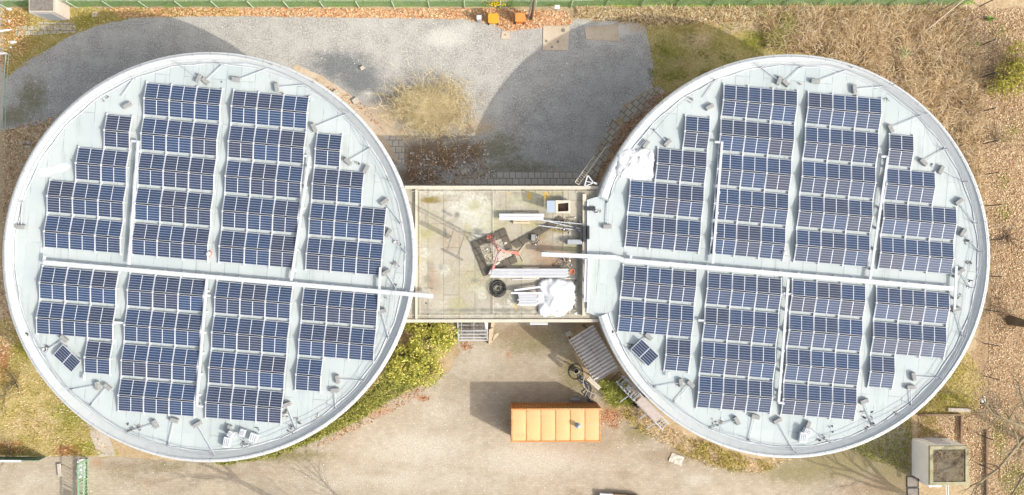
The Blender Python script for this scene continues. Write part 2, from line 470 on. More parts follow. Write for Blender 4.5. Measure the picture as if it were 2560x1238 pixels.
# --- ground
M['soil'] = ground('dry_ground', ph(168, 140, 106), ph(210, 182, 140), ph(236, 214, 176), fine=5, contrast=0.7, largevar=0.14)
M['litter'] = ground('leaf_litter_ground', ph(140, 110, 80), ph(188, 156, 118), ph(224, 198, 160), fine=6.5, contrast=1.2, speck=(ph(120, 90, 62), 0.64),
    stains=(('green', ph(150, 150, 78), 0.3), ('dark', ph(126, 104, 80), 0.35)))
M['gravel'] = ground('gravel', ph(160, 158, 152), ph(204, 199, 189), ph(232, 228, 218), fine=9, contrast=1.5, bump=0.9,
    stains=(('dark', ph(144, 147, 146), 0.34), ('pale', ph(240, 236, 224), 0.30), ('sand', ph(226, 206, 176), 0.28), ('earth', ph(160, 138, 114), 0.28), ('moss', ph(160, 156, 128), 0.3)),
    speck=(ph(238, 238, 232), 0.70), largevar=0.07)
M['yard'] = ground('concrete_block_paving', ph(172, 157, 134), ph(202, 187, 162), ph(220, 206, 183), fine=9, contrast=0.6,
    stains=(('pale', ph(224, 213, 193), 0.35), ('moss', ph(166, 154, 116), 0.32), ('rust', ph(206, 150, 112), 0.25), ('dirt', ph(176, 154, 126), 0.35)),
    brick=(0.0, 0.4, 0.2, 0.02, ph(186, 166, 138), 0.35), largevar=0.09)
M['lawn'] = ground('lawn', ph(110, 140, 50), ph(160, 186, 78), ph(196, 210, 112), fine=6, contrast=0.6)
M['grass'] = ground('rough_grass', ph(150, 132, 66), ph(196, 176, 104), ph(226, 208, 146), fine=5, contrast=0.8,
    stains=(('green', ph(158, 158, 66), 0.35), ('brown', ph(190, 134, 88), 0.3), ('pale', ph(232, 206, 158), 0.3)))
M['paver'] = ground('paving_slabs', ph(196, 188, 172), ph(222, 214, 198), ph(240, 233, 220), fine=6, contrast=0.4,
    brick=(R(0), 0.5, 0.5, 0.03, ph(120, 108, 88), 0.7), bump=0.2)
M['paver45'] = ground('paving_slabs_turned', ph(180, 168, 148), ph(208, 196, 176), ph(230, 219, 200), fine=6, contrast=0.4,
    brick=(R(40), 0.5, 0.5, 0.035, ph(112, 100, 80), 0.7), bump=0.2)
M['sandcon'] = ground('sandy_concrete', ph(206, 178, 144), ph(230, 206, 174), ph(246, 230, 206), fine=5, contrast=0.5)
M['deck'] = ground('bridge_roof_bitumen', ph(176, 169, 148), ph(202, 193, 172), ph(222, 214, 196), fine=6, contrast=0.55,
    stains=(('pale', ph(232, 229, 212), 0.3), ('moss', ph(160, 142, 84), 0.25), ('green', ph(196, 190, 142), 0.35), ('dirt', ph(190, 164, 136), 0.35), ('dark', ph(160, 158, 144), 0.3), ('yellow', ph(240, 202, 112), 0.22)),
    brick=(R(90), 3.4, 1.12, 0.035, ph(150, 146, 122), 0.55), bump=0.15, largevar=0.08)
M['kerb'] = simple('cream_coping', ph(236, 226, 204), 0.8, var=0.08, scale=2.5)

# foliage
M['dryblade'] = island('dry_grass_blade', [(0.0, ph(150, 122, 84)), (0.3, ph(206, 176, 126)), (0.65, ph(232, 208, 160)), (1.0, ph(250, 236, 202))], 0.8, 0.2)
M['mixblade'] = island('yellow_grass_blade', [(0.0, ph(140, 128, 56)), (0.4, ph(186, 172, 86)), (0.75, ph(212, 190, 118)), (1.0, ph(232, 212, 158))], 0.8, 0.2)
M['greenblade'] = island('green_grass_blade', [(0.0, ph(112, 120, 48)), (0.5, ph(150, 156, 70)), (1.0, ph(198, 190, 112))], 0.8, 0.2)
M['lawnblade'] = island('lawn_blade', [(0.0, ph(110, 140, 50)), (0.5, ph(158, 186, 78)), (1.0, ph(204, 212, 120))], 0.8, 0.2)
M['brambleblade'] = island('bramble_stalk', [(0.0, ph(124, 98, 68)), (0.35, ph(190, 158, 114)), (0.7, ph(224, 198, 150)), (1.0, ph(252, 238, 206))], 0.8, 0.2)
M['leaflitter'] = island('fallen_leaf', [(0.0, ph(128, 98, 68)), (0.3, ph(186, 150, 110)), (0.65, ph(222, 190, 150)), (1.0, ph(250, 232, 200))], 0.85, 0.1)
M['orangeleaf'] = island('orange_fallen_leaf', [(0.0, ph(190, 124, 84)), (0.4, ph(228, 172, 126)), (1.0, ph(250, 216, 172))], 0.85, 0.1)
M['browleaf'] = island('dull_leaf', [(0, ph(84, 62, 46)), (.5, ph(124, 96, 70)), (1, ph(180, 148, 112))], .85)
M['bushleaf'] = island('bush_leaf', [(0.0, ph(104, 112, 40)), (0.35, ph(160, 164, 62)), (0.7, ph(202, 196, 92)), (1.0, ph(236, 222, 136))], 0.6, 0.25)
M['hedgeleaf'] = island('strip_leaf', [(0.0, ph(108, 112, 48)), (0.5, ph(148, 148, 70)), (1.0, ph(190, 180, 104))], 0.7, 0.25)
M['willow'] = island('willow_leaf', [(0.0, ph(120, 116, 50)), (0.5, ph(164, 160, 62)), (1.0, ph(200, 190, 96))], 0.7, 0.25)
M['forsythia'] = island('yellow_blossom', [(0.0, ph(240, 196, 20)), (1.0, ph(255, 226, 40))], 0.7, 0.3)
M['plantleaf'] = island('rosette_leaf', [(0.0, ph(80, 120, 40)), (1.0, ph(150, 186, 90))], 0.6, 0.25)
M['scrap'] = island('scrap', [(0.0, ph(60, 62, 66)), (0.5, ph(120, 112, 104)), (0.8, ph(200, 196, 190)), (1.0, ph(240, 238, 232))], 0.8)

# ================================================================== ground sheets
def quad_plane(name, size, z, mat):
    me = bpy.data.meshes.new(name); s = size
    me.from_pydata([(-s, -s, z), (s, -s, z), (s, s, z), (-s, s, z)], [], [(0, 1, 2, 3)]); me.materials.append(mat); me.update()
    o = bpy.data.objects.new(name, me); COL.objects.link(o); o['kind'] = 'structure'; return o
quad_plane('ground', 700, 0.0, M['soil'])
sheet('lawn', [(-300, -400), (2430, -400), (2430, 12), (1900, 16), (900, 17), (60, 16), (-300, 10)], 0.004, M['lawn'], jit=0.1, seed=1)
LITTER = [(2420, 20), (2900, 20), (2900, 1500), (2480, 1500), (2440, 1240), (2400, 1110), (2404, 1036), (2330, 1000), (2420, 900), (2470, 760), (2440, 560), (2380, 420), (2420, 200)]
sheet('leaf_ground', LITTER, 0.004, M['litter'], jit=0.5, seed=2, stains={
    'green': [(2512, 530, 26, 26, .9), (2510, 452, 22, 22, .9), (2500, 1090, 22, 70, .9), (2540, 1200, 40, 50, 1.0), (2500, 80, 40, 30, .6), (2530, 330, 40, 40, .6), (2420, 920, 14, 30, .8)],
    'dark': [(2450, 150, 8, 160, 1.0), (2470, 180, 24, 40, .5), (2500, 600, 40, 20, .8), (2520, 810, 50, 16, .8), (2470, 1010, 60, 24, .9), (2440, 470, 14, 60, .5), (2435, 330, 10, 40, .6)]})
sheet('rough_grass', [(-200, 800), (40, 800), (120, 960), (240, 1060), (300, 1140), (140, 1143), (-200, 1143)], 0.004, M['grass'], jit=0.2, seed=3,
    stains={'green': [(170, 1040, 70, 50, .8), (60, 880, 50, 40, .7), (210, 1120, 40, 25, .9)], 'brown': [(10, 900, 20, 60, .9), (170, 1128, 40, 20, .9), (15, 1120, 60, 18, .9)], 'pale': [(90, 1060, 80, 40, .7)]})
sheet('rough_grass', [(0, 20), (600, 22), (600, 40), (350, 44), (250, 62), (170, 92), (90, 150), (20, 190), (0, 180)], 0.005, M['grass'], jit=0.15, seed=4,
    stains={'green': [(210, 55, 40, 25, .7), (150, 78, 30, 14, .8)], 'brown': [(40, 60, 40, 40, .8), (60, 110, 50, 20, .7), (300, 28, 120, 8, .7)], 'pale': [(330, 35, 60, 12, .6)]})
sheet('rough_grass', [(1600, 50), (2000, 50), (2100, 140), (2100, 200), (1600, 260), (1630, 200), (1622, 120)], 0.006, M['grass'], jit=0.2, seed=5,
    stains={'green': [(1680, 150, 50, 60, .7), (1790, 110, 60, 26, .55), (1890, 110, 50, 30, .8)], 'brown': [(1720, 85, 30, 15, .5)], 'pale': [(1850, 55, 90, 22, .9), (1740, 100, 50, 24, .8), (1690, 160, 40, 20, .6)]})
sheet('rough_grass', [(2300, 1000), (2420, 880), (2470, 960), (2440, 1030), (2400, 1036), (2280, 1036)], 0.008, M['grass'], jit=0.25, seed=6,
    stains={'green': [(2370, 990, 70, 40, .7)], 'brown': [], 'pale': []})
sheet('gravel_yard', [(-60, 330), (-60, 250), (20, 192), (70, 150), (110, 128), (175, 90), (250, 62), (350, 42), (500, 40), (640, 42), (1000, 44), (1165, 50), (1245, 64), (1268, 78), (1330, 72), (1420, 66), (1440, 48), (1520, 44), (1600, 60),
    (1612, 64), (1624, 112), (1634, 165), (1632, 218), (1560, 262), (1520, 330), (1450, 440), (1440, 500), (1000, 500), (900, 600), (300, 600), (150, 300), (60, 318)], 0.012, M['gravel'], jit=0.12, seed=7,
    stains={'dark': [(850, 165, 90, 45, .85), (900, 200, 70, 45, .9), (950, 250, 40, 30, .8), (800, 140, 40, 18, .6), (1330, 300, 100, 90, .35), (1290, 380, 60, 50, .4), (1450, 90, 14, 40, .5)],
            'pale': [(1115, 95, 60, 24, .95), (1165, 70, 40, 16, .6), (1540, 65, 60, 32, 1.0), (1500, 100, 50, 22, .6), (990, 300, 30, 24, .6), (920, 235, 22, 16, .6), (1250, 270, 20, 40, .5)],
            'sand': [(950, 300, 55, 45, 1.0), (1000, 340, 40, 30, .9), (1190, 320, 60, 22, .9), (1080, 300, 120, 60, .55), (1590, 70, 30, 15, .7)],
            'earth': [(1080, 390, 90, 40, 1.0), (1160, 380, 70, 34, .9), (1050, 440, 60, 25, 1.0), (1110, 340, 60, 20, .6)],
            'moss': [(80, 240, 45, 60, .75), (40, 290, 60, 30, .8), (1250, 370, 60, 50, .7), (1300, 420, 120, 25, .7), (640, 90, 100, 30, .3)]}, res=0.45)
sheet('paved_yard', [(-200, 1145), (215, 1142), (300, 1142), (420, 1152), (560, 1160), (700, 1135), (800, 1095), (880, 1050), (960, 1000), (1060, 968), (1120, 930), (1150, 880), (1120, 780), (1440, 780), (1420, 850),
    (1470, 960), (1520, 990), (1560, 1050), (1640, 1085), (1700, 1130), (1790, 1165), (1900, 1180), (2000, 1130), (2250, 1030), (2275, 1090), (2285, 1250), (2330, 1500), (-200, 1500)], 0.012, M['yard'], jit=0.14, seed=8,
    stains={'pale': [(1050, 1120, 160, 60, .8), (1330, 1150, 200, 50, .75), (1000, 1200, 300, 40, .7), (1180, 900, 90, 60, .55), (1100, 1030, 80, 60, .55), (90, 1200, 90, 40, .5), (1740, 1200, 40, 20, .8)],
            'moss': [(1330, 850, 120, 45, .75), (1440, 930, 50, 60, .9), (1540, 1020, 50, 40, .9), (1600, 1080, 60, 30, .8), (2100, 1150, 160, 60, .95), (2230, 1190, 70, 60, 1.0), (2000, 1180, 120, 40, .8), (1860, 1170, 80, 20, .7), (700, 1140, 150, 16, .9), (420, 1165, 120, 16, .7), (300, 1180, 60, 30, .5)],
            'rust': [(1055, 998, 16, 8, .95), (1165, 865, 14, 12, .9), (1270, 890, 10, 14, .7), (1530, 1040, 30, 30, .75), (940, 1030, 60, 10, .7), (860, 1068, 60, 10, .7), (240, 1160, 20, 20, .6)],
            'dirt': [(random.uniform(300, 1700), random.uniform(900, 1240), random.uniform(10, 70), random.uniform(6, 24), random.uniform(.3, .62)) for _ in range(46)] + [(1290, 830, 100, 25, .7), (1500, 1100, 120, 60, .5), (300, 1165, 100, 14, .6), (1700, 1140, 100, 30, .7), (620, 1180, 200, 20, .4), (2180, 1220, 120, 40, .7)]}, res=0.5)
# slab and path areas
sheet('concrete_path', [(215, 1052), (262, 1060), (290, 1141), (246, 1142), (236, 1115)], 0.016, M['concrete'], jit=0.03, seed=9)
sheet('paving_strip', [(1140, 432), (1445, 428), (1440, 500), (1140, 500)], 0.016, M['paver'], jit=0.06, seed=10)
sheet('paving_strip', [(1497, 375), (1530, 297), (1552, 318), (1545, 352), (1470, 470), (1432, 458)], 0.02, M['paver45'], jit=0.06, seed=11)
sheet('paving_strip', [(1548, 278), (1600, 240), (1642, 216), (1665, 228), (1600, 290), (1560, 312)], 0.02, M['paver45'], jit=0.08, seed=12)
sheet('paving_strip', [(738, 160), (800, 188), (870, 232), (930, 282), (985, 335), (1008, 372), (1000, 410), (900, 330), (720, 200)], 0.02, M['sandcon'], jit=0.06, seed=13)
sheet('paving_strip', [(960, 340), (1010, 345), (1010, 410), (998, 405)], 0.024, M['paver'], jit=0.03, seed=14)
sheet('paving_strip', [(98, 55), (185, 56), (190, 82), (40, 90), (38, 66), (96, 66)], 0.016, M['paver'], jit=0.05, seed=15)
sheet('concrete_path', [(-120, 0), (8, 0), (10, 130), (12, 190), (2, 330), (-120, 330)], 0.02, M['concrete'], jit=0.03, seed=16)
sheet('concrete_pad', [(1806, 40), (1925, 38), (1926, 80), (1806, 82)], 0.016, M['soil'], jit=0.15, seed=18)

# ================================================================== round buildings
def building(c, label, gap=None):
    root = thing('round_building', label, 'building', (c.x, c.y, 0))
    MB().lathe(c, [(RR - 0.42, 0.0), (RR - 0.42, 6.5)], 96).build('wall', M['wall'], root, smooth=True)
    prof = [(RR - 0.42, 6.5), (RR, 6.5), (RR, 7.20), (RR - 0.03, 7.24), (RR - 0.25, 7.27), (RR - 0.29, 7.23)]
    prof2 = [(RR - 0.288, 7.225), (RR - 0.70, 7.012)]
    m = MB()
    if gap: m.lathe(c, prof, 96, PI + gap, 3 * PI - gap)
    else: m.lathe(c, prof, 96)
    m.build('parapet', M['coping'], root)
    m = MB()
    if gap: m.lathe(c, prof2, 96, PI + gap, 3 * PI - gap); m.f = m.f[:-2]; m.mi = m.mi[:-2]
    else: m.lathe(c, prof2, 96)
    m.build('upstand', M['upstand'], root)
    n = 96
    ring = [(c.x + (RR - 0.1) * math.cos(2 * PI * i / n), c.y + (RR - 0.1) * math.sin(2 * PI * i / n)) for i in range(n)]
    MB().prism(ring, 6.7, ZR).build('roof', M['roof'], root)
    g = gap or 0
    pts = []; k = 110
    for i in range(k + 1):
        a = PI + g + (2 * PI - 2 * g) * i / k
        pts.append((c.x + (RR - 0.2) * math.cos(a), c.y + (RR - 0.2) * math.sin(a), 7.34))
    w = MB().path(pts, 0.018, 5)
    for p in pts[::3]: w.tube((p[0], p[1], 7.23), (p[0], p[1], 7.34), 0.015, n=4)
    w.build('conductor_wire', M['steel'], root)
    pts = []
    for i in range(k + 1):
        a = PI + g + (2 * PI - 2 * g) * i / k
        rr = RR - 0.80 + 0.05 * math.sin(i * 1.7)
        pts.append((c.x + rr * math.cos(a), c.y + rr * math.sin(a), 7.03))
    MB().path(pts, 0.03, 5).build('edge_strip', M['white'], root)
    return root
building(CL, 'left of the two round flat-roofed buildings, its rim unbroken beside the link')
building(CR, 'right of the two round flat-roofed buildings, white tarpaulin heaped on its roof', R(17.3))

# ================================================================== solar tents
ANG = R(4.9)
MOD, PITCH, DEP, ZE, ZP = 1.735, 1.78, 1.09, 0.13, 0.36   # module length, pitch, depth in plan, eave and ridge height
def panel_mesh(side):
    """glass of one module: local x along the row, y down the row, side -1 = far slope, +1 = near slope"""
    y0, y1 = (0.05 * side, (0.03 + DEP) * side); t = 0.0
    zr, ze = ZP, ZE
    x0, x1 = 0.0, MOD
    top = [(x0, y0, zr), (x1, y0, zr), (x1, y1, ze), (x0, y1, ze)]
    bot = [(p[0], p[1], p[2] - 0.035) for p in top]
    me = bpy.data.meshes.new('solar_panel')
    fs = [(0, 1, 2, 3), (7, 6, 5, 4), (0, 4, 5, 1), (1, 5, 6, 2), (2, 6, 7, 3), (3, 7, 4, 0)]
    if side > 0: pass
    me.from_pydata(top + bot, [], fs)
    bm = bmesh.new(); bm.from_mesh(me); bmesh.ops.recalc_face_normals(bm, faces=bm.faces); bm.to_mesh(me); bm.free()
    uvl = me.uv_layers.new(name='UVMap')
    for lp in me.loops:
        p = me.vertices[lp.vertex_index].co
        uvl.data[lp.index].uv = (p.x / MOD * 1.03 - 0.015, (abs(p.y) - 0.05) / (DEP - .02) * 1.04 - 0.02)
    me.materials.append(M['cell']); me.update()
    fr = MB(); w = 0.024
    for a, b in ((0, 1), (1, 2), (2, 3), (3, 0)):
        pa, pb = Vector(top[a]), Vector(top[b])
        cc = (Vector(top[0]) + Vector(top[2])) / 2
        d = (pb - pa).normalized(); inn = (cc - (pa + pb) / 2); inn = (inn - d * inn.dot(d)).normalized()
        fr.bar(pa + inn * w / 2 + Vector((0, 0, -0.012)), pb + inn * w / 2 + Vector((0, 0, -0.012)), w, 0.038)
    return me, fr
def flipy(mb): mb.v = [(x, -y, z) for x, y, z in mb.v]; mb.f = [f[::-1] for f in mb.f]; return mb
# local frame of a tent: x along the row (image right), y' down the image = -y; build with y flipped
proto = {}
for side in (-1, 1):
    me, fr = panel_mesh(-side)                 # world +y is up in the photo: far slope lies at +y
    fme = bpy.data.meshes.new('panel_frame'); fme.from_pydata([tuple(v) for v in fr.v], [], fr.f); fme.materials.append(M['alu']); fme.update()
    proto[side] = (me, fme)
def rail_mesh():
    r = MB(); e = 0.03 + DEP + 0.10
    for s in (-1, 1):
        r.bar((0, 0, ZP - 0.03), (0, s * e, ZE - 0.045), 0.05, 0.05)
        r.box((0, s * (e - 0.05), ZE / 2), (0.10, 0.11, ZE)); 
    r.box((0, 0, ZP - 0.005), (0.11, 0.10, 0.07)); r.box((0, 0, ZP / 2 - 0.02), (0.06, 0.06, ZP - 0.04))
    me = bpy.data.meshes.new('support_rail'); me.from_pydata(r.v, [], r.f); me.materials.append(M['white']); me.update(); return me
RAIL = rail_mesh()
RIDGE = {}
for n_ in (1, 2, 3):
    r_ = MB().box(((n_ * PITCH - (PITCH - MOD)) / 2, 0, ZP - .075), (n_ * PITCH - .1, .15, .05))  # black strip added below the ridge gap, standing in for its shade
    RIDGE[n_] = bpy.data.meshes.new('ridge_gap_shade'); RIDGE[n_].from_pydata(r_.v, [], r_.f); RIDGE[n_].materials.append(M['black']); RIDGE[n_].update()
ROWP, GAPP, COLP = 2.478, 3.62, 6.125
ROWV = [0, ROWP, 2 * ROWP, 3 * ROWP, 4 * ROWP, 4 * ROWP + GAPP, 5 * ROWP + GAPP, 6 * ROWP + GAPP, 7 * ROWP + GAPP]
LAY = {0: {1: (2, 1), 2: (1, 2), 3: (0, 3), 4: (0, 3), 5: (0, 3), 6: (0, 3), 7: (2, 1)},
       1: {r: (0, 3) for r in range(9)}, 2: {r: (0, 3) for r in range(9)},
       3: {1: (0, 1), 2: (0, 2), 3: (0, 3), 4: (0, 3), 5: (0, 3), 6: (0, 3), 7: (0, 1)}}
ORD = ['top', 'second', 'third', 'fourth', 'fifth']
COLN = ['leftmost', 'second', 'third', 'rightmost']
NUM = {1: 'two', 2: 'four', 3: 'six'}
U = Vector((math.cos(ANG), -math.sin(ANG))); Vd = Vector((-math.sin(ANG), -math.cos(ANG)))
def tents(origin, side):
    for c in range(4):
        rows = sorted(LAY[c]); up = [r for r in rows if r < 5]; dn = [r for r in rows if r >= 5]
        for r in rows:
            s, n = LAY[c][r]
            p = origin + U * ((c - 1) * COLP + s * PITCH) + Vd * (ROWV[r] + 0.03 + DEP)
            if r < 5:
                k = up.index(r)
                where = f'{ORD[k]} of {len(up)} above the tray' 
            else:
                k = dn.index(r); where = f'{ORD[k]} of {len(dn)} below the tray'
            lab = f'{NUM[n]}-panel solar tent, {where}, {COLN[c]} column, {side} roof'
            t = thing('solar_tent', lab, 'solar array', (p.x, p.y, ZR), 'tent-shaped solar panel rows on the round roofs', -ANG)
            for i in range(n):
                for sd in (-1, 1):
                    me, fme = proto[sd]
                    a = bpy.data.objects.new('solar_panel', me); COL.objects.link(a); a.parent = t; a.location = (i * PITCH, 0, 0)
                    b = bpy.data.objects.new('panel_frame', fme); COL.objects.link(b); b.parent = a
            q = bpy.data.objects.new('ridge_gap_shade', RIDGE[n]); COL.objects.link(q); q.parent = t
            for i in range(n + 1):
                x = i * PITCH - (PITCH - MOD) / 2
                q = bpy.data.objects.new('support_rail', RAIL); COL.objects.link(q); q.parent = t; q.location = (x, 0, 0)
OL = W(366, 207, ZR + 0.2).xy; OR_ = W(1811.5, 211.5, ZR + 0.2).xy
tents(OL, 'left'); tents(OR_, 'right')
def lone(px, side):
    p = W(px[0], px[1], ZR + 0.3)
    t = thing('tilted_panel', f'single solar panel set diagonally near the lower left rim of the {side} roof', 'solar panel', (p.x, p.y, ZR), 'lone diagonal panels', R(-44))
    me = bpy.data.meshes.new('glass'); a, b = MOD / 2, 0.53
    z = (0.22, 0.42)
    me.from_pydata([(-a, -b, z[0]), (a, -b, z[0]), (a, b, z[1]), (-a, b, z[1])] + [(-a, -b, z[0] - .03), (a, -b, z[0] - .03), (a, b, z[1] - .03), (-a, b, z[1] - .03)], [],
        [(0, 1, 2, 3), (7, 6, 5, 4), (0, 4, 5, 1), (1, 5, 6, 2), (2, 6, 7, 3), (3, 7, 4, 0)])
    uvl = me.uv_layers.new(name='UVMap')
    for lp in me.loops:
        q = me.vertices[lp.vertex_index].co; uvl.data[lp.index].uv = (q.x / (2 * a) + .5, q.y / (2 * b) + .5)
    me.materials.append(M['cell']); me.update()
    o = bpy.data.objects.new('solar_panel', me); COL.objects.link(o); o.parent = t
    f = MB()
    for (x0, y0, z0), (x1, y1, z1) in (((-a, -b, z[0]), (a, -b, z[0])), ((a, -b, z[0]), (a, b, z[1])), ((a, b, z[1]), (-a, b, z[1])), ((-a, b, z[1]), (-a, -b, z[0]))):
        f.bar((x0, y0, z0 - .008), (x1, y1, z1 - .008), 0.04, 0.05)
    f.build('panel_frame', M['alu'], t, local=True)
    s = MB()
    for x in (-a * .7, a * .7):
        s.bar((x, -b, 0.04), (x, b, 0.04), 0.06, 0.06).bar((x, b - .03, 0.05), (x, b - .03, z[1] - .03), 0.05, 0.05).bar((x, -b + .03, 0.05), (x, -b + .03, z[0] - .03), 0.05, 0.05)
    s.build('mounting_frame', M['steel'], t, local=True)
lone((168, 896), 'left'); lone((1612, 882), 'right')

# ================================================================== cable trays
def L2R(px, py, z):
    p = W(px, py, z); q = p.xy - CL + CR; return Vector((q.x, q.y, z))
def tray_run(m, pts, w, z, legs=True, h=0.09):
    for a, b in zip(pts, pts[1:]):
        m.bar(a, b, w, h)
        if legs:
            d = (b - a); n = int(d.length / 1.3); Y = Vector((-d.y, d.x, 0)).normalized()
            for i in range(n):
                p = a.lerp(b, (i + .5) / n)
                m.box((p.x + Y.x * (w / 2 - .02), p.y + Y.y * (w / 2 - .02), (z + ZR) / 2), (0.16, 0.16, z - ZR - 0.04), math.atan2(d.y, d.x))
BR = [[(346, 352), (322, 662)], [(774, 391), (728, 702)], [(517, 702), (492, 1014)], [(951, 668), (946, 778)], [(112, 640), (109, 655)]]
CONN = [[(328, 353), (346, 354)], [(758, 390), (774, 391)], [(492, 1015), (508, 1017)], [(285, 806), (309, 808)], [(506, 738), (526, 740)], [(211, 937), (210, 952)]]
def trays(side):
    zt = ZR + 0.34
    f = (lambda x, y, z: W(x, y, z)) if side == 'left' else L2R
    main = [W(108, 656, zt), W(1083, 741, zt)] if side == 'left' else [W(1354, 636, zt + .1), W(1543, 644, zt), W(1560, 651, zt), W(2384, 722, zt)]
    o = thing('cable_tray', 'long white cable tray crossing the left roof and sticking out over the link' if side == 'left'
              else 'long white cable tray with a kink, crossing the right roof from the link', 'cable tray', (main[0].x, main[0].y, ZR))
    m = MB(); tray_run(m, main, 0.31, zt); m.build('main_run', M['tray'], o)
    for b in BR:
        m = MB(); tray_run(m, [f(x, y, zt - 0.02) for x, y in b], 0.18, zt - 0.02, True, 0.07); m.build('branch_run', M['tray'], o)
    for b in CONN:
        m = MB(); tray_run(m, [f(x, y, zt - 0.06) for x, y in b], 0.16, zt - 0.06, False, 0.07); m.build('connector', M['tray'], o)
trays('left'); trays('right')
a, b = W(1466, 648, 7.25), W(1463, 755, 7.25)
o = thing('cable_tray', 'short white tray lying straight beside the link, left of the right roof panels', 'cable tray', (a.x, a.y, 7.0))
MB().bar(a, b, 0.24, 0.12).bar(a + Vector((.1, 0, .08)), b + Vector((.1, 0, .08)), 0.03, 0.08).bar(a + Vector((-.1, 0, .08)), b + Vector((-.1, 0, .08)), 0.03, 0.08).build('tray', M['white'], o)
for k in (0.1, 0.5, 0.9): p = a.lerp(b, k); MB().box((p.x, p.y, 7.09), (0.3, 0.12, 0.19)).build('support_block', M['steel'], o)

# ================================================================== guard rails with counterweights
GW = [((499, 198), (451, 163), 0), ((516, 204), (556, 163), 0), ((592, 200), None, 0), ((606, 198), (684, 166), 1), ((693, 220), (789, 210), 0), ((786, 320), (874, 282), 0),
      ((871, 405), (925, 371), 0), ((916, 424), (976, 454), 0), ((962, 505), (1003, 559), 0), ((972, 583), (1017, 632), 0), ((966, 681), (991, 722), 0), ((955, 778), (972, 845), 0),
      ((845, 948), (911, 952), 0), ((838, 975), (840, 1021), 0), ((718, 1011), (740, 1071), 0), ((573, 1072), (628, 1113), 0), ((495, 1060), (539, 1139), 0), ((438, 1050), (422, 1110), 0),
      ((390, 1060), (322, 1079), 0), ((271, 967), (229, 1013), 0), ((246, 964), (180, 974), 0), ((163, 847), (115, 879), 0), ((56, 568), (57, 505), 0), ((320, 265), None, 0), ((307, 243), (336, 197), 1)]
GWR = [((1668, 358), (1636, 326), 0), ((1614, 362), None, 0)]
def guardrail(side):
    c = CL if side == 'left' else CR
    f = (lambda x, y, z: W(x, y, z)) if side == 'left' else L2R
    o = thing('guard_rail', f'thin grey guard rail with concrete counterweights standing round the edge of the {side} roof', 'guard rail', (c.x, c.y, ZR), 'roof edge guard rails')
    items = [(f(*a, ZR), f(*b, ZR) if b else None, k) for a, b, k in GW]
    if side == 'right': items += [(W(*a, ZR), W(*b, ZR) if b else None, k) for a, b, k in GWR]
    posts = []
    for i, (p, q, noblock) in enumerate(items):
        d = (p.xy - c).normalized() if q is None else (q - p).xy.normalized()
        ang = math.atan2(d.y, d.x)
        if not noblock:
            m = MB(); hgt = 0.22
            m.box((p.x, p.y, ZR + 0.14), (0.30, 0.62, 0.24), ang + (0.25 if i % 3 == 0 else 0.0))
            m.build('counterweight', M['block'], o, bevel=0.03)
        if q is not None:
            MB().tube((p.x, p.y, ZR + 0.16), (q.x, q.y, ZR + 0.10), 0.03).build('arm', M['alu'], o)
            MB().tube((q.x, q.y, ZR + 0.0), (q.x, q.y, ZR + 0.62), 0.03).box((q.x, q.y, ZR + 0.03), (0.16, 0.16, 0.05), ang).build('post', M['steel'], o)
            posts.append((math.atan2(q.y - c.y, q.x - c.x), (q.xy - c).length))
    posts.sort()
    for hz in (0.32, 0.6):
        m = MB(); n = len(posts)
        for i in range(n):
            a0, r0 = posts[i]; a1, r1 = posts[(i + 1) % n]
            if a1 < a0: a1 += 2 * PI
            if side == 'right' and a0 > 0 and a1 > PI: continue
            k = max(2, int((a1 - a0) / 0.1)); pts = []
            for j in range(k + 1):
                t = j / k; a = a0 + (a1 - a0) * t; r = min(r0 + (r1 - r0) * t, RR - 0.55)
                pts.append((c.x + r * math.cos(a), c.y + r * math.sin(a), ZR + hz))
            m.path(pts, 0.018, 5)
        m.build('rail', M['steel'], o)
guardrail('left'); guardrail('right')

# roof odds and ends
def vent(px, side):
    p = W(*px, ZR + .3)
    o = thing('roof_vent', f'small round white-capped vent on a reddish base, middle of the {side} roof', 'vent', (p.x, p.y, ZR), 'white capped roof vents')
    MB().lathe(p, [(0.22, ZR), (0.2, ZR + 0.06), (0.12, ZR + .12), (0.10, ZR + 0.3)], 16).build('base', M['red'], o, smooth=True)
    MB().lathe(p, [(0.0, ZR + .42), (0.13, ZR + .38), (0.17, ZR + 0.3), (0.0, ZR + 0.28)], 16).build('cap', M['white'], o, smooth=True)
vent((520, 634), 'left'); vent((1961, 632), 'right')
def inverter(px, ang, side, label, sz=(0.55, 0.8, 0.35)):
    p = W(*px, ZR + .3)
    o = thing('inverter_box', label, 'inverter', (p.x, p.y, ZR), 'white inverter boxes near the lower rim')
    MB().box((p.x, p.y, ZR + 0.08 + sz[2] / 2), sz, ang).build('casing', M['white'], o, bevel=0.03)
    d = Vector((math.cos(ang), math.sin(ang)))
    m = MB(); m.box((p.x, p.y, ZR + 0.04), (sz[0] * .8, sz[1] * .7, 0.078), ang); m.build('stand', M['dark'], o)
    m = MB()
    for k in (-.25, 0, .25): m.box((p.x - d.y * k * sz[1] - d.x * 0, p.y + d.x * k * sz[1], ZR + 0.085 + sz[2]), (sz[0] * .7, 0.05, 0.02), ang)
    m.build('cooling_fins', M['steel'], o)
inverter((567, 1106), R(80), 'l', 'white inverter box lowest and leftmost of the cluster on the left roof', (0.75, 0.5, 0.3))
inverter((578, 1084), R(60), 'l', 'white inverter box beside the topmost counterweight of the left roof cluster', (0.4, 0.4, 0.5))
inverter((606, 1082), R(75), 'l', 'white inverter box in the middle of the cluster on the left roof', (0.5, 0.4, 0.3))
inverter((634, 1094), R(70), 'l', 'white inverter box rightmost of the cluster on the left roof', (0.6, 0.6, 0.3))
inverter((2017, 1078), R(65), 'r', 'white inverter box upper of the pair on the right roof', (0.4, 0.5, 0.45))
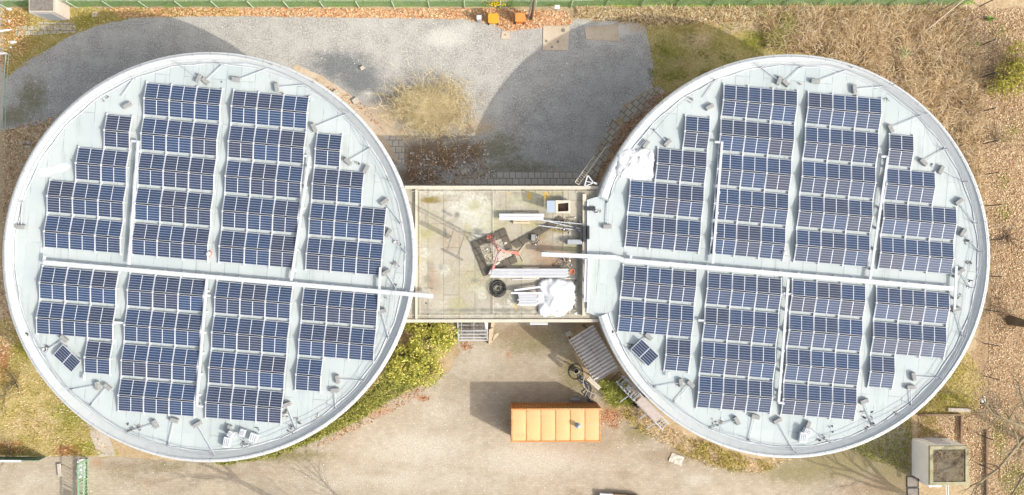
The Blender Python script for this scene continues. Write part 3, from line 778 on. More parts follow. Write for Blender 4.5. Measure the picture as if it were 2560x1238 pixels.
inverter((2008, 1094), R(80), 'r', 'white inverter box lower of the pair on the right roof', (0.75, 0.55, 0.3))
# scattered scraps on the roofs
pts = []
for (x, y, n, s) in ((700, 238, 5, 8), (776, 245, 7, 10), (896, 410, 4, 6), (985, 605, 9, 12), (990, 660, 8, 10), (992, 712, 4, 8), (640, 1170 - 90, 6, 12), (716, 1040, 9, 10), (725, 1075, 5, 9), (740, 1055, 6, 12),
                     (330, 1070, 10, 14), (350, 1066, 8, 12), (115, 870, 6, 8), (268, 245, 8, 10), (30, 530, 5, 8), (556, 206, 2, 3), (965, 745, 4, 6), (610, 1105, 8, 14), (800, 1040, 4, 8), (70, 835, 4, 6)):
    for f in (W, L2R):
        for _ in range(n):
            p = f(x + random.gauss(0, s * .5), y + random.gauss(0, s * .5), ZR)
            pts.append((p.x, p.y, ZR + random.uniform(.03, .12)))
tag(leaves('roof_scraps', np.array(pts), 0.12, 0.34, M['scrap'], flat=0.7), 'small dark scraps and cable ends lying around the roof edges', None, None, 'stuff')
sheet('roof_patch', [(92, 440), (100, 422), (128, 420), (150, 410), (178, 414), (172, 422), (140, 430), (116, 442)], ZR + 0.004, M['white'], jit=0.3, seed=30, kind='stuff', label='white paint spill on the left roof')

# heaps of white sheeting
def lump(name, label, blobs, zb, fold, seed, scale=1.0):
    c0 = W(blobs[0][0], blobs[0][1], zb)
    o = thing(name, label, 'tarpaulin', (c0.x, c0.y, zb)); s_ = FPX / (CAMH - zb); res = 0.085
    B = [(W(x, y, zb), rx / s_, ry / s_, h) for x, y, rx, ry, h in blobs]
    x0 = min(b[0].x - b[1] for b in B) - .2; x1 = max(b[0].x + b[1] for b in B) + .2
    y0 = min(b[0].y - b[2] for b in B) - .2; y1 = max(b[0].y + b[2] for b in B) + .2
    nx, ny = int((x1 - x0) / res), int((y1 - y0) / res); V = []; keep = []
    for j in range(ny + 1):
        for i in range(nx + 1):
            x, y = x0 + i * res, y0 + j * res; h = -1
            wob = 0.22 * mnoise.noise(Vector((x * 1.6, y * 1.6, seed))) + 0.1 * mnoise.noise(Vector((x * 5, y * 5, seed)))
            for p, rx, ry, hh in B:
                d = ((x - p.x) / rx) ** 2 + ((y - p.y) / ry) ** 2 + wob * 1.0
                if d < 1: h = max(h, hh * .6 * (1 - d) ** 0.35)
            k = h > 0
            if k:
                n1 = 1 - abs(mnoise.noise(Vector((x * 1.1 + y * .7, y * 1.2 - x * .5, seed + 5)))) * 2; n2 = 1 - abs(mnoise.noise(Vector((x * 2.3 - y * 1.2, y * 2.1 + x * .8, seed + 9)))) * 2
                h += fold * (max(n1, 0) ** 3 * .55 + max(n2, 0) ** 3 * .12 - .15 + .8 * mnoise.noise(Vector((x * .6, y * .6, seed))))
                h = max(h, 0.03)
            V.append((x, y, zb + max(h, 0.0) if k else zb + 0.01)); keep.append(k)
    F = []
    for j in range(ny):
        for i in range(nx):
            q = (j * (nx + 1) + i, j * (nx + 1) + i + 1, (j + 1) * (nx + 1) + i + 1, (j + 1) * (nx + 1) + i)
            if sum(keep[k] for k in q) >= 2: F.append(q)
    m = MB(); m.add(V, F); ob = m.build('sheeting', M['tarp'], o, smooth=True)
    bm = bmesh.new(); bm.from_mesh(ob.data); bmesh.ops.delete(bm, geom=[v for v in bm.verts if not v.link_faces], context='VERTS'); bm.to_mesh(ob.data); bm.free()
    return o
lump('tarpaulin', 'crumpled white tarpaulin heaped on the right roof against its left panels', [(1590, 412, 46, 34, .55), (1572, 395, 30, 24, .4), (1610, 400, 28, 30, .5), (1600, 435, 40, 14, .3), (1560, 425, 22, 18, .3)], ZR, 0.22, 3)
lump('tarpaulin', 'bulging white sheeted sacks on the lower right of the link roof', [(1398, 742, 38, 46, .8), (1370, 720, 24, 26, .5), (1363, 774, 18, 17, .55), (1418, 718, 22, 18, .5), (1395, 776, 26, 14, .5), (1355, 745, 14, 24, .3)], 6.62, 0.16, 8)

# ================================================================== link building
ZB = 6.62
lk = thing('link_building', 'low flat-roofed concrete building linking the two round ones, weathered yellowish roof', 'building', tuple(W(1250, 640, 0)))
BX0, BX1, BY0, BY1 = W(1012, 640, ZB).x, W(1496, 640, ZB).x, W(1250, 803, ZB).y, W(1250, 468, ZB).y
MB().prism([(BX0, BY0 + .3), (BX1, BY0 + .3), (BX1, BY1 - .3), (BX0, BY1 - .3)], 0.0, ZB - 0.3).build('wall', M['wall'], lk)
MB().prism([(BX0, BY0 + .06), (BX1, BY0 + .06), (BX1, BY1 - .06), (BX0, BY1 - .06)], ZB - 0.298, ZB - 0.01).build('roof_slab', M['kerb'], lk)
d = sheet('roof_surface', [(1008, 466), (1492, 466), (1480, 806), (1008, 806)], ZB, M['deck'], jit=0, res=0.3, seed=20,
    stains={'pale': [(random.uniform(1050, 1440), random.uniform(480, 795), random.uniform(10, 34), random.uniform(8, 26), random.uniform(.45, .8)) for _ in range(22)] + [(1190, 545, 60, 70, .9), (1150, 520, 50, 30, .6), (1120, 480, 90, 10, .7), (1060, 640, 14, 120, .5), (1250, 790, 180, 10, .5), (1250, 630, 20, 20, .6)],
            'moss': [(1080, 500, 34, 7, 1.2), (1390, 575, 60, 14, .6), (1350, 590, 40, 14, .55)],
            'green': [(random.uniform(1050, 1440), random.uniform(480, 795), random.uniform(14, 50), random.uniform(10, 36), random.uniform(.4, .75)) for _ in range(20)] + [(1240, 560, 60, 60, .5), (1180, 700, 80, 50, .5), (1330, 500, 90, 30, .5), (1080, 570, 30, 60, .5)],
            'dirt': [(1380, 650, 60, 30, .9), (1080, 700, 20, 70, .6), (1130, 590, 60, 60, .45), (1350, 620, 60, 30, .7)],
            'dark': [(random.uniform(1050, 1440), random.uniform(475, 795), random.uniform(5, 22), random.uniform(4, 14), random.uniform(.4, .8)) for _ in range(34)] + [(1445, 640, 7, 150, .9), (1250, 776, 220, 4, .9), (1395, 600, 14, 8, .8)],  # tall narrow blob by the right kerb paints in the right rim's cast shade
            'yellow': [(1322, 490, 4, 12, 1.1), (1367, 488, 8, 11, 1.1), (1273, 488, 4, 9, .9), (1290, 770, 4, 10, .9), (1395, 570, 14, 5, .6)]})
del d['kind']; d.parent = lk; d.location = -WORLDLOC[lk.name]
m = MB()
m.bar((BX0, BY1 - .03, ZB + .03), (BX1, BY1 - .03, ZB + .03), 0.22, 0.16)
m.bar((BX0, BY0 + .03, ZB + .03), (BX1, BY0 + .03, ZB + .03), 0.22, 0.16)
m.build('coping', M['kerb'], lk)
m = MB()
for yy, k in ((BY1 - .32, 1), (BY0 + .45, 1)):
    m.tube((BX0 + .5, yy, ZB + .1), (BX1 - .4, yy, ZB + .1), 0.018)
    for i in range(14):
        x = BX0 + .8 + i * (BX1 - BX0 - 1.4) / 13
        m.tube((x, yy, ZB), (x, yy, ZB + .1), 0.02).box((x, yy, ZB + .02), (0.1, 0.14, 0.06))
for xx in (W(1050, 640, ZB).x, W(1233, 640, ZB).x, W(1410, 640, ZB).x):
    m.tube((xx, BY0 + .45, ZB + .08), (xx, BY1 - .32, ZB + .08), 0.016)
m.build('conductor_wire', M['kerb'], lk)
# raised kerb to the right roof
m = MB(); m.prism(P2([(1457, 485), (1466, 485), (1464, 790), (1456, 790)], 6.95), ZB - .1, 6.95); m.build('upstand', M['kerb'], lk)
m = MB(); m.prism(P2([(1038, 474), (1043, 474), (1043, 798), (1038, 798)], 6.8), ZB - .1, 6.8); m.build('upstand', M['kerb'], lk)
m = MB(); m.prism(P2([(1467, 500), (1500, 490), (1500, 792), (1466, 782)], 7.01), ZB - .1, 7.012); m.build('connecting_flashing', M['roof'], lk)
m = MB(); m.box((W(1469, 640, 7.05).x, W(0, 640, 7.05).y, 7.05), (0.1, 7.6, 0.1)); m.build('connecting_rail', M['alu'], lk)
# roller vent under the lower edge and canopy
o = thing('wall_grille', 'white slatted grille jutting out below the lower edge of the link roof', 'grille', tuple(W(1347, 808, 6.2)))
m = MB(); 
for i in range(4): m.bar(W(1325, 801.5 + i * 3.2, 6.25 - i * .03), W(1369, 801.5 + i * 3.2, 6.25 - i * .03), 0.07, 0.03)
m.build('slats', M['white'], o)
m = MB(); m.bar(W(1325, 799, 6.2), W(1325.5, 813, 6.1), 0.04, 0.06).bar(W(1369, 799, 6.2), W(1368.5, 813, 6.1), 0.04, 0.06); m.build('frame', M['kerb'], o)

# ---- things on the link roof
def hatch():
    z = ZB + 0.55
    o = thing('roof_hatch', 'open roof hatch with raised lid and brown steps inside, upper right of link roof', 'roof hatch', tuple(W(1400, 517, ZB)))
    P = P2([(1389, 501), (1426, 501), (1426, 533), (1389, 533)], z)
    I = P2([(1395, 509), (1421, 507), (1421, 528), (1395, 529)], z)
    m = MB()
    n = 4; v = [(p[0], p[1], ZB) for p in P] + [(p[0], p[1], z) for p in P] + [(p[0], p[1], z) for p in I] + [(p[0], p[1], ZB - 0.0) for p in I]
    m.add(v, [((i + 1) % 4, i, 4 + i, 4 + (i + 1) % 4) for i in range(4)] + [(4 + (i + 1) % 4, 4 + i, 8 + i, 8 + (i + 1) % 4) for i in range(4)] + [(8 + (i + 1) % 4, 8 + i, 12 + i, 12 + (i + 1) % 4) for i in range(4)])
    m.build('frame', M['kerb'], o)
    MB().prism(I, ZB + .006, ZB + 0.03).build('shaft', M['black'], o)
    m = MB()
    x0, x1 = I[0][0], I[1][0]; yb, yt = I[2][1], I[0][1]
    for k in range(5):
        x = x0 + (x1 - x0) * (k + .6) / 5.6
        m.box((x, (yb + yt) / 2, ZB + .08 + .07 * k), (0.11, yt - yb - .04, 0.05))
    m.build('steps', M['brownstep'], o)
    a, b = W(1388, 502, z + .05), W(1388, 532, z + .05); c, e = W(1369, 502, z + .75), W(1369, 531, z + .75)
    m = MB(); up = Vector((-.05, 0, .05))
    m.add([a, b, e, c, a + up, b + up, e + up, c + up], [(0, 1, 2, 3), (7, 6, 5, 4), (0, 4, 5, 1), (1, 5, 6, 2), (2, 6, 7, 3), (3, 7, 4, 0)])
    l = m.build('lid', M['glass'], o)
hatch()
def bundle(name, label, x0, x1, y0, y1, n, z, pal, lab_mat, cat='metal profiles'):
    o = thing(name, label, cat, tuple(W((x0 + x1) / 2, (y0 + y1) / 2, z)))
    m = MB(); zt = z + 0.32
    for i in range(n):
        f = (i + .5) / n; y = y0 + (y1 - y0) * f
        a = W(x0 + random.uniform(-3, 3), y, zt); b = W(x1 + random.uniform(-4, 4), y, zt)
        wdt = (y1 - y0) / n / 34.8 * 0.93
        m.bar(a, b, wdt, 0.10)
        m.bar(a + Vector((0, wdt * .4, .07)), b + Vector((0, wdt * .4, .07)), 0.02, 0.06)
    m.build('profiles', lab_mat, o)
    m = MB()
    px0, px1, py0, py1 = pal
    for k in range(5):
        y = py0 + (py1 - py0) * (k + .5) / 5
        m.bar(W(px0, y, z + .2), W(px1, y, z + .2), (py1 - py0) / 5 / 34.8 * .8, 0.03)
    for k in (0.08, .5, .92):
        x = px0 + (px1 - px0) * k
        m.bar(W(x, py0, z + .1), W(x, py1, z + .1), 0.1, 0.17)
    m.build('pallet', M['palewood'], o)
bundle('metal_profiles', 'short bundle of white metal profiles on a wooden pallet below the roof hatch', 1247, 1357, 534, 551, 2, ZB, (1283, 1325, 530, 560), M['white'])
bundle('metal_profiles', 'long wide bundle of white metal profiles lying across the link roof centre', 1224, 1420, 672, 694, 6, ZB, (1306, 1348, 667, 697), M['white'])
bundle('metal_profiles', 'short square stack of white profiles left of the sheeted sacks', 1296, 1343, 736, 764, 7, ZB, (1300, 1340, 734, 766), M['white'])
def plank(name, label, cat, a, b, w, h, z, mat, group=None, over=0.0):
    p, q = W(*a, z + h), W(*b, z + h); p.z = q.z = z + h / 2
    if over: q.z += over
    o = MB().bar(p, q, w, h).build(name, mat); return tag(o, label, cat, group)
plank('white_plank', 'upper of two white planks pointing left from the sheeted sacks', 'plank', (1286, 726), (1356, 717), 0.14, 0.1, ZB + .3, M['white'])
plank('white_plank', 'lower of two white planks pointing left from the sheeted sacks', 'plank', (1278, 733), (1360, 733), 0.13, 0.1, ZB + .38, M['white'])
plank('white_strip', 'thin white strip lying just below the long bundle of profiles', 'strip', (1280, 699), (1438, 696), 0.06, 0.05, ZB, M['white'])
plank('pole', 'longest white pole reaching from the small bundle to the right kerb', 'pole', (1355, 551), (1462, 561), 0.06, 0.06, ZB + .3, M['alu'])
plank('pole', 'middle white pole of the three beside the roof hatch', 'pole', (1358, 551), (1452, 572), 0.06, 0.06, ZB + .22, M['alu'])
plank('pole', 'lowest white pole of the three beside the roof hatch', 'pole', (1347, 564), (1450, 576), 0.06, 0.06, ZB + .15, M['alu'])
plank('pole', 'short thin white pole slanting right of the red mast', 'pole', (1297, 632), (1310, 655), 0.04, 0.04, ZB + .05, M['kerb'])
plank('pole', 'thin yellowish pole slanting up right from the red mast', 'pole', (1294, 636), (1314, 610), 0.04, 0.04, ZB + .05, M['kerb'])
plank('pipe', 'dark pipe across the kerb between poles and right roof', 'pipe', (1434, 562), (1448, 583), 0.1, 0.1, ZB + .35, M['dark'])
# coil of black cable
c = W(1245, 722, ZB + .1)
o = thing('cable_coil', 'coil of black cable lying on the link roof below the long bundle', 'cable coil', (c.x, c.y, ZB))
for k in range(9):
    r = 0.24 + 0.045 * k; pts = []
    ox, oy = random.uniform(-.03, .03), random.uniform(-.03, .03)
    for i in range(33):
        a = 2 * PI * i / 32
        pts.append((c.x + ox + r * math.cos(a), c.y + oy + r * 1.04 * math.sin(a), ZB + 0.07 + 0.03 * math.sin(a * 2 + k) + 0.05 * (k % 3)))
    MB().path(pts, 0.02, 5).build('cable_loop', M['black'], o, smooth=True)
pts = [(c.x + .1 * math.cos(t * .9), c.y + .12 * math.sin(t * 1.3) - .02, ZB + .06) for t in range(9)]
MB().path(pts, 0.02, 5).build('cable_end', M['black'], o, smooth=True)
# slabs round the mast
def slabs(label, poly, nu, nv, hole=None):
    c = W(poly[0][0], poly[0][1], ZB)
    o = thing('concrete_slabs', label, 'ballast slabs', (c.x, c.y, ZB))
    A, B, C, D = [W(x, y, ZB + .1) for x, y in poly]
    for i in range(nu):
        for j in range(nv):
            if hole and (i, j) in hole: continue
            def at(u, v): return A.lerp(B, u).lerp(D.lerp(C, u), v)
            e = 0.035
            q = [at((i + e) / nu, (j + e) / nv), at((i + 1 - e) / nu, (j + e) / nv), at((i + 1 - e) / nu, (j + 1 - e) / nv), at((i + e) / nu, (j + 1 - e) / nv)]
            MB().prism([(p.x, p.y) for p in q], ZB + .005, ZB + 0.1 + random.uniform(0, .02)).build('slab', M['rubber'], o)
slabs('dark concrete slabs laid in a tilted square round the red mast', [(1176, 606), (1263, 570), (1295, 655), (1210, 692)], 5, 5, {(i, j) for i in range(1, 4) for j in range(1, 4)} | {(4, 3), (3, 3)})
slabs('diagonal row of dark slabs running up right from the mast square', [(1276, 608), (1402, 540), (1412, 552), (1292, 622)], 7, 1)
# mast
mc = W(1246, 626, ZB)
mast = thing('antenna_mast', 'red and white lattice tripod mast with aerials on the link roof', 'antenna mast', (mc.x, mc.y, ZB))
feet = [W(1222, 592, ZB), W(1292, 634, ZB), W(1226, 684, ZB)]
apex = Vector((mc.x, mc.y, ZB + 2.0)); HM = ZB + 5.6
for i, f in enumerate(feet):
    m = MB(); ft = Vector((f.x, f.y, ZB + .1)); top = apex + (ft - apex) * 0.1
    m.tube(ft, top, 0.045); g = ft.lerp(top, .0) + Vector((0.22 * (1 if i != 1 else .2), 0.12, 0)); m.tube(g, top, 0.03)
    for k in range(1, 6): m.tube(ft.lerp(top, k / 6), g.lerp(top, (k - .5) / 6), 0.018)
    m.box((ft.x, ft.y, ZB + .12), (0.3, 0.3, 0.06)); m.build('leg', M['red'], mast)
m = MB(); s = 0.17
cs = [Vector((mc.x + s * math.cos(a), mc.y + s * math.sin(a), 0)) for a in (0.3, 0.3 + 2 * PI / 3, 0.3 + 4 * PI / 3)]
for q in cs: m.tube((q.x, q.y, ZB + .4), (q.x, q.y, HM), 0.03)
for k in range(16):
    z0 = ZB + .5 + k * .32
    for i in range(3):
        p, q = cs[i], cs[(i + 1) % 3]; m.tube((p.x, p.y, z0), (q.x, q.y, min(z0 + .3, HM)), 0.016, n=4)
m.build('lattice', M['red'], mast)
def aerial(dx, dy, z0, z1, w):
    m = MB(); q = Vector((mc.x + dx, mc.y + dy, 0))
    m.box((q.x, q.y, (z0 + z1) / 2), (w, 0.14, z1 - z0), R(30)); m.build('aerial', M['kerb'], mast, bevel=0.03)
    m = MB(); m.tube((mc.x, mc.y, z0 + .3), (q.x, q.y, z0 + .3), 0.025).tube((mc.x, mc.y, z1 - .3), (q.x, q.y, z1 - .3), 0.025); m.build('aerial_bracket', M['steel'], mast)
aerial(-0.1, -0.85, ZB + 2.7, ZB + 4.4, 0.34)
aerial(-0.55, -1.75, ZB + 1.6, ZB + 2.8, 0.18)
aerial(0.45, 0.5, ZB + 3.0, ZB + 3.5, 0.2)
MB().bar((mc.x - .25, mc.y + 1.0, ZB + .12), (mc.x - .25, mc.y - .1, ZB + 2.2), 0.06, 0.06).build('strut', M['white'], mast)
# rubble round the mast foot
pp = sample([(1200, 600), (1280, 595), (1285, 660), (1215, 672)], 170, ZB, False)
o = thing('mast_footing', 'pale concrete footing under the red lattice mast', 'footing', (mc.x, mc.y, ZB))
MB().prism(P2([(1222, 606), (1262, 592), (1278, 640), (1236, 662)], ZB + .05), ZB + .006, ZB + .06, .04).build('block', M['concrete'], o, bevel=.02)
tag(leaves('rubble', on(pp, ZB + .02, ZB + .1), 0.06, 0.18, island('rubble_chip', [(0, ph(120, 112, 88)), (.6, ph(178, 168, 140)), (1, ph(220, 212, 190))]), flat=0.5, aspect=.9), 'pale rubble and weeds between the slabs round the mast', None, None, 'stuff')
pp = np.vstack([sample([(1385, 545), (1460, 535), (1470, 590), (1390, 580)], 90, ZB, False), sample([(1375, 655), (1425, 640), (1430, 668), (1380, 668)], 60, ZB, False), sample([(1325, 580), (1350, 590), (1342, 620), (1330, 610)], 40, ZB, False), sample([(1430, 700), (1442, 700), (1442, 785), (1432, 785)], 60, ZB, False), sample([(1060, 660), (1090, 660), (1088, 770), (1060, 770)], 12, ZB, False)])
tag(leaves('debris', on(pp, ZB + .03, ZB + .25), 0.08, 0.3, M['scrap'], flat=.7), 'small builders debris by the right kerb of the link roof', None, None, 'stuff')
# benches and batteries by right kerb
def crate(name, label, cat, x0, y0, x1, y1, z0, z1, mat, trim):
    o = thing(name, label, cat, tuple(W((x0 + x1) / 2, (y0 + y1) / 2, z0)))
    P = P2(rect(x0, y0, x1, y1), z1)
    MB().prism(P, z0, z1 - .05).build('body', mat, o, bevel=.02)
    MB().prism(P, z1 - .048, z1, 0.06).build('lid', trim, o, bevel=.01)
crate('battery_box', 'left dark ribbed box standing on the kerb at the right roof', 'box', 1457, 567, 1464, 605, 6.95, 7.25, M['black'], M['dark'])
crate('battery_box', 'right dark ribbed box standing on the kerb at the right roof', 'box', 1468, 565, 1474, 598, 7.0, 7.28, M['black'], M['dark'])
crate('steel_bench', 'low grey steel bench across the kerb below the dark ribbed boxes', 'bench', 1418, 599, 1455, 611, ZB, ZB + .45, M['block'], M['steel'])
crate('tool_case', 'small grey tool case on the weathered link roof right of the mast', 'case', 1328, 586, 1338, 601, ZB, ZB + .3, M['steel'], M['block'])
crate('flat_case', 'dark grey folded mat on the left edge of the right roof', 'mat', 1461, 516, 1489, 527, 7.02, 7.12, M['block'], M['dark'])
p = W(1430, 679, ZB + .2); o = thing('lifting_strap', 'orange coiled strap at the right end of the long bundle', 'strap', (p.x, p.y, ZB))
for k in range(3):
    MB().path([(p.x + (.1 + .03 * k) * math.cos(a * PI / 8), p.y + (.1 + .03 * k) * math.sin(a * PI / 8), ZB + .22 + .04 * k) for a in range(17)], .03, 5).build('loop', simple('strap_orange', ph(240, 130, 90), .7), o)
p = W(1365, 634, 7.3); o = thing('pipe_flange', 'white round end piece under the left tip of the right cable tray', 'flange', (p.x, p.y, ZB))
MB().lathe(p, [(0, 7.28), (.16, 7.27), (.17, 7.1), (.06, 7.08), (.06, ZB + .0)], 16).build('disc', M['white'], o, smooth=True)
MB().box((p.x, p.y, ZB + .03), (.3, .3, .05)).build('foot', M['steel'], o)
# white frame bracket over the upper edge and lattice beam leaning
o = thing('triangle_bracket', 'white triangular steel bracket projecting above the upper edge of the link', 'bracket', tuple(W(1470, 455, 6.8)))
T = [W(1461, 467, 6.9), W(1469, 438, 6.9), W(1484, 457, 6.9)]
m = MB()
for i in range(3): m.bar(T[i], T[(i + 1) % 3], 0.09 if i == 0 else 0.07, 0.08)
m.bar(T[0].lerp(T[1], .45), T[2], 0.05, 0.05); m.build('frame', M['white'], o)
MB().bar(T[2], W(1493, 460, 6.9), 0.12, 0.08).build('fixing_arm', M['white'], o)
o = thing('lattice_beam', 'slim pale lattice beam leaning out from the upper right corner of the link', 'beam', tuple(W(1446, 466, 6.6)))
A_, B_ = W(1447, 462, 6.7), W(1513, 371, 4.6)
m = MB(); m.tube(A_, B_, 0.05)
off = Vector((-.28, .18, .05)); A2, B2 = A_ + off, A_.lerp(B_, .72) + off
m.tube(A2, B2, 0.03); m.build('chord', M['kerb'], o)
m = MB()
for k in range(15): t = k / 14; m.tube(A_.lerp(B_, .72 * t), A2.lerp(B2, t), 0.022, n=4)
m.build('rungs', M['kerb'], o)
MB().tube(B_, B_ + Vector((.06, .06, .1)), .09).build('end_cap', M['kerb'], o)

# ================================================================== yard things
# orange container
def container():
    h = 2.55; P = P2([(1280, 1024), (1500, 1022), (1500, 1103), (1280, 1103)], h)
    x0, x1 = P[0][0], P[1][0]; y1, y0 = P[0][1], P[2][1]
    o = thing('container', 'faded orange steel container with seamed roof standing in the paved yard', 'container', ((x0 + x1) / 2, (y0 + y1) / 2, 0))
    m = MB(); n = 30; ring = []
    # corrugated long walls
    def wall(ya, sgn):
        vs = []
        for i in range(n * 2 + 1):
            x = x0 + (x1 - x0) * i / (2 * n); d = 0.04 * sgn if i % 2 else 0
            vs += [(x, ya - d, 0.12), (x, ya - d, h - .1)]
        m.add(vs, [(2 * i, 2 * i + 2, 2 * i + 3, 2 * i + 1) if sgn > 0 else (2 * i + 1, 2 * i + 3, 2 * i + 2, 2 * i) for i in range(2 * n)])
    m.prism([(x0 + .06, y0 + .06), (x1 - .06, y0 + .06), (x1 - .06, y1 - .06), (x0 + .06, y1 - .06)], 0.12, h - .1)
    wall(y1, 1); wall(y0, -1)
    m.build('side_walls', M['orangeside'], o)
    m = MB()
    for i in range(6):
        a, b = x0 + (x1 - x0) * i / 6, x0 + (x1 - x0) * (i + 1) / 6
        xs = [a + .02, a + .25, (a + b) / 2, b - .25, b - .02]; zs = [0, .035, .05, .035, 0]
        ysv = [y0 + .02, y0 + .3, (y0 + y1) / 2, y1 - .3, y1 - .02]; ze = [0, .03, .05, .03, 0]
        vs = [(x, y, h - .02 + min(zx, zy)) for y, zy in zip(ysv, ze) for x, zx in zip(xs, zs)]
        m.add(vs, [(r * 5 + c, r * 5 + c + 1, (r + 1) * 5 + c + 1, (r + 1) * 5 + c) for r in range(4) for c in range(4)])
    m.build('roof', M['orange'], o, smooth=True)
    m = MB()
    for i in range(1, 6): m.box((x0 + (x1 - x0) * i / 6, (y0 + y1) / 2, h - .01), (0.05, y1 - y0 - .04, 0.05))
    for yy in (y0, y1): m.box(((x0 + x1) / 2, yy, h - .07), (x1 - x0, 0.12, 0.14)).box(((x0 + x1) / 2, yy, .1), (x1 - x0, 0.12, 0.16))
    for xx in (x0, x1): m.box((xx, (y0 + y1) / 2, h - .065), (0.1, y1 - y0 + .12, 0.15)).box((xx, (y0 + y1) / 2, .105), (0.1, y1 - y0 + .12, 0.17))
    for xx in (x0, x1):
        for yy in (y0, y1): m.box((xx, yy, h / 2), (0.15, 0.15, h - .02))
    m.build('frame', M['orangeside'], o)
    m = MB()
    for k in (-1, 1): m.box((x0 - .05, (y0 + y1) / 2 + k * (y1 - y0) / 4, h / 2), (0.06, (y1 - y0) / 2 - .1, h - .35))
    d = m.build('door', M['orangeside'], o)
    m = MB()
    for k in (-.6, -.25, .25, .6): m.tube((x0 - .12, (y0 + y1) / 2 + k * .9, .3), (x0 - .12, (y0 + y1) / 2 + k * .9, h - .25), 0.025)
    m.build('locking_bar', M['steel'], d)
    v = W(1445, 1065, h + .2)
    MB().lathe(v, [(.24, h + .03), (.13, h + .06), (.12, h + .28), (.17, h + .3), (.16, h + .42), (0, h + .46)], 18).build('vent_pipe', M['steel'], o, smooth=True)
    q = W(1438, 1001, .7)
    MB().lathe(q, [(0, .2), (.14, .2), (.14, .28), (0, .28)], 8).tube((q.x - .35, q.y, .25), (q.x + .4, q.y, .25), .14, n=10).build('cable_reel', M['steel'], o)
container()

# corrugated shelter
def shelter():
    z = 2.5
    A, B, C, D = [W(x, y, z) for x, y in ((1422, 851), (1482, 811), (1546, 920), (1489, 957))]
    o = thing('shelter', 'lean-to shelter with grey corrugated roof against the right round building', 'shelter', ((A.x + C.x) / 2, (A.y + C.y) / 2, 0))
    n = 84; vs = []
    for i in range(n + 1):
        t = i / n; a = A.lerp(D, t); b = B.lerp(C, t); dz = 0.05 * math.cos(2 * PI * t * 14)
        vs += [(a.x, a.y, z - .12 + dz), (b.x, b.y, z + .15 + dz)]
    vs += [(x, y, zz - .02) for x, y, zz in vs]; k = 2 * (n + 1)
    m = MB(); m.add(vs, [(2 * i, 2 * i + 1, 2 * i + 3, 2 * i + 2)[::-1] for i in range(n)] + [(k + 2 * i, k + 2 * i + 1, k + 2 * i + 3, k + 2 * i + 2) for i in range(n)])
    m.build('roof', M['corr'], o, smooth=True)
    for p, q in ((A, B), (D, C)):
        for e, zz in ((p.lerp(q, .08), z - .2), (p.lerp(q, .75), z - .02)):
            MB().box((e.x, e.y, zz / 2), (.1, .1, zz)).build('post', M['wood'], o)
    m = MB()
    for t in (.06, .5, .92): m.bar(A.lerp(B, t) + Vector((0, 0, -.16 + .2 * t)), D.lerp(C, t) + Vector((0, 0, -.16 + .2 * t)), .08, .1)
    m.build('beam', M['wood'], o)
    E, F = W(1471, 945, 2.3), W(1499, 972, 2.2)
    o2 = thing('board', 'pale board sticking out at the lower corner of the corrugated shelter', 'board', (E.x, E.y, 2.2))
    MB().bar(E, F, .32, .06).build('face', M['kerb'], o2); MB().bar(E + Vector((0, 0, .05)), F + Vector((0, 0, .05)), .06, .04).build('batten', M['concrete'], o2)
shelter()
o = thing('distribution_box', 'small grey electrical box on a post at the upper left of the shelter', 'electrical box', tuple(W(1421, 834, 0)))
p = W(1421, 834, 1.0); MB().box((p.x, p.y, 1.0), (.38, .32, .5), .4).build('casing', M['steel'], o, bevel=.02); MB().box((p.x, p.y, .375), (.1, .1, .75)).build('post', M['dark'], o); MB().box((p.x, p.y, 1.27), (.44, .38, .04), .4).build('lid', M['kerb'], o)
